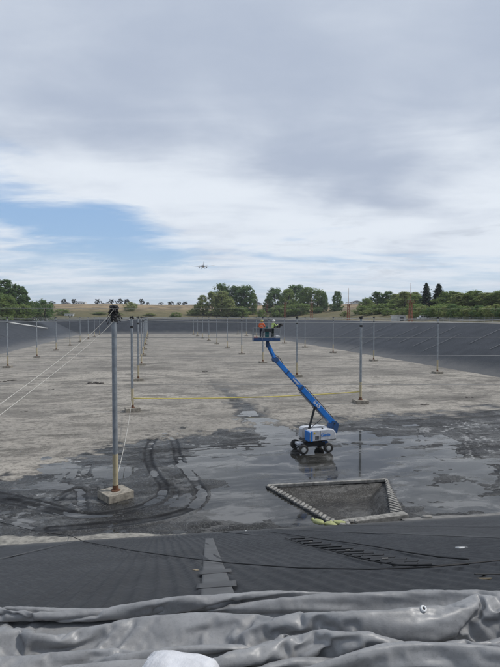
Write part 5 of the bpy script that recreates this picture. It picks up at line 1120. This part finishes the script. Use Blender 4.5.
# ------------------------------------------------------------------ airliner climbing away
def airliner():
    Y = 760; c = at(203, 266.3, Y); t = thing('airliner', 'twin-engine airliner climbing away in the pale sky', 'airplane', tuple(c)); yaw = R(8); pit = R(7)
    Mx = Matrix.Rotation(yaw, 3, 'Z') @ Matrix.Rotation(pit, 3, 'X') @ Matrix.Rotation(R(-2), 3, 'Y'); G = lambda x, y, z: Vector(c) + Mx @ Vector((x, y, z))
    m = MB(); n = 16; prof = [(-18, .25, 1.1), (-14, 1.0, .7), (-9, 1.8, .2), (-4, 2.0, 0), (10, 2.0, 0), (14, 1.7, -.1), (17, .9, -.4), (18.2, .15, -.6)]; vs = []
    for y, r_, z in prof:
        for k in range(n): a = 2 * math.pi * k / n; vs.append(G(r_ * math.cos(a), y, z + r_ * math.sin(a)))
    m.add(vs, [[j * n + k, j * n + (k + 1) % n, (j + 1) * n + (k + 1) % n, (j + 1) * n + k] for j in range(len(prof) - 1) for k in range(n)] + [list(range(n)), list(range((len(prof) - 1) * n, len(prof) * n))[::-1]], 0, True)
    part('fuselage', m, M_pl, t)
    def wing(x0, y0, c0, z0, x1, y1, c1, z1, th):
        m = MB(); vs = [G(x0, y0, z0 - th), G(x0, y0 - c0, z0 - th * .3), G(x1, y1 - c1, z1 - .1), G(x1, y1, z1 - .15), G(x0, y0, z0 + th), G(x0, y0 - c0, z0 + th * .3), G(x1, y1 - c1, z1 + .1), G(x1, y1, z1 + .15)]
        m.add(vs, [[0, 1, 2, 3], [7, 6, 5, 4], [0, 4, 5, 1], [1, 5, 6, 2], [2, 6, 7, 3], [3, 7, 4, 0]]); return m
    for s_ in (-1, 1):
        part('wing', wing(s_ * 1.2, 4, 6.5, -.9, s_ * 17, -3.5, 1.8, .9, .5), M_pl, t); part('tailplane', wing(s_ * .5, -13.5, 3.2, .9, s_ * 6.3, -16.5, 1.3, 1.5, .2), M_pl, t)
        m = MB(); m.cyl(G(s_ * 5.6, 4.6, -2.1), G(s_ * 5.6, 1.0, -2.0), .95, .7, 14); e_ = part('engine', m, M_pl, t); part('exhaust_cone', MB().cyl(G(s_ * 5.6, 1.0, -2.0), G(s_ * 5.6, .1, -1.95), .4, .12, 10), M_dark, e_)
        m = MB(); m.cyl(G(s_ * 2.8, -1.2, -1), G(s_ * 2.8, -1.2, -3.0), .14, n=8); m.cyl(G(s_ * 2.8 - .35, -1.2, -3.2), G(s_ * 2.8 + .35, -1.2, -3.2), .55, n=12); part('landing_gear', m, M_dark, t)
    m = MB(); vs = [G(-.2, -11.5, 1.5), G(-.2, -17, 1.3), G(-.08, -18.2, 7.4), G(-.08, -16.2, 7.4), G(.2, -11.5, 1.5), G(.2, -17, 1.3), G(.08, -18.2, 7.4), G(.08, -16.2, 7.4)]
    m.add(vs, [[0, 1, 2, 3], [7, 6, 5, 4], [0, 4, 5, 1], [1, 5, 6, 2], [2, 6, 7, 3], [3, 7, 4, 0]]); part('tail_fin', m, M_pl2, t)
M_pl = mat('aircraft_skin', (.30, .31, .33), .4, 0, .1, .1); M_pl2 = mat('aircraft_tail', (.07, .09, .14), .4, 0, .1, .1)
airliner()

# ------------------------------------------------------------------ faint haze over the whole place
hm = bpy.data.materials.new('haze'); hm.use_nodes = True; Hn = NT(hm.node_tree); Hn.n.clear(); ho = Hn.node('ShaderNodeOutputMaterial'); pvn = Hn.node('ShaderNodeVolumePrincipled')
pvn.inputs['Color'].default_value = (.86, .92, 1, 1); pvn.inputs['Density'].default_value = 0.00013; pvn.inputs['Anisotropy'].default_value = .2; Hn.l.new(pvn.outputs[0], ho.inputs['Volume'])
zs = float(GZ.max()) + 120
hz_o = struct('haze', MB().box((0, 0, (zs - 4) / 2), (10600, 10600, zs + 4)).mesh('haze', hm), 'stuff')
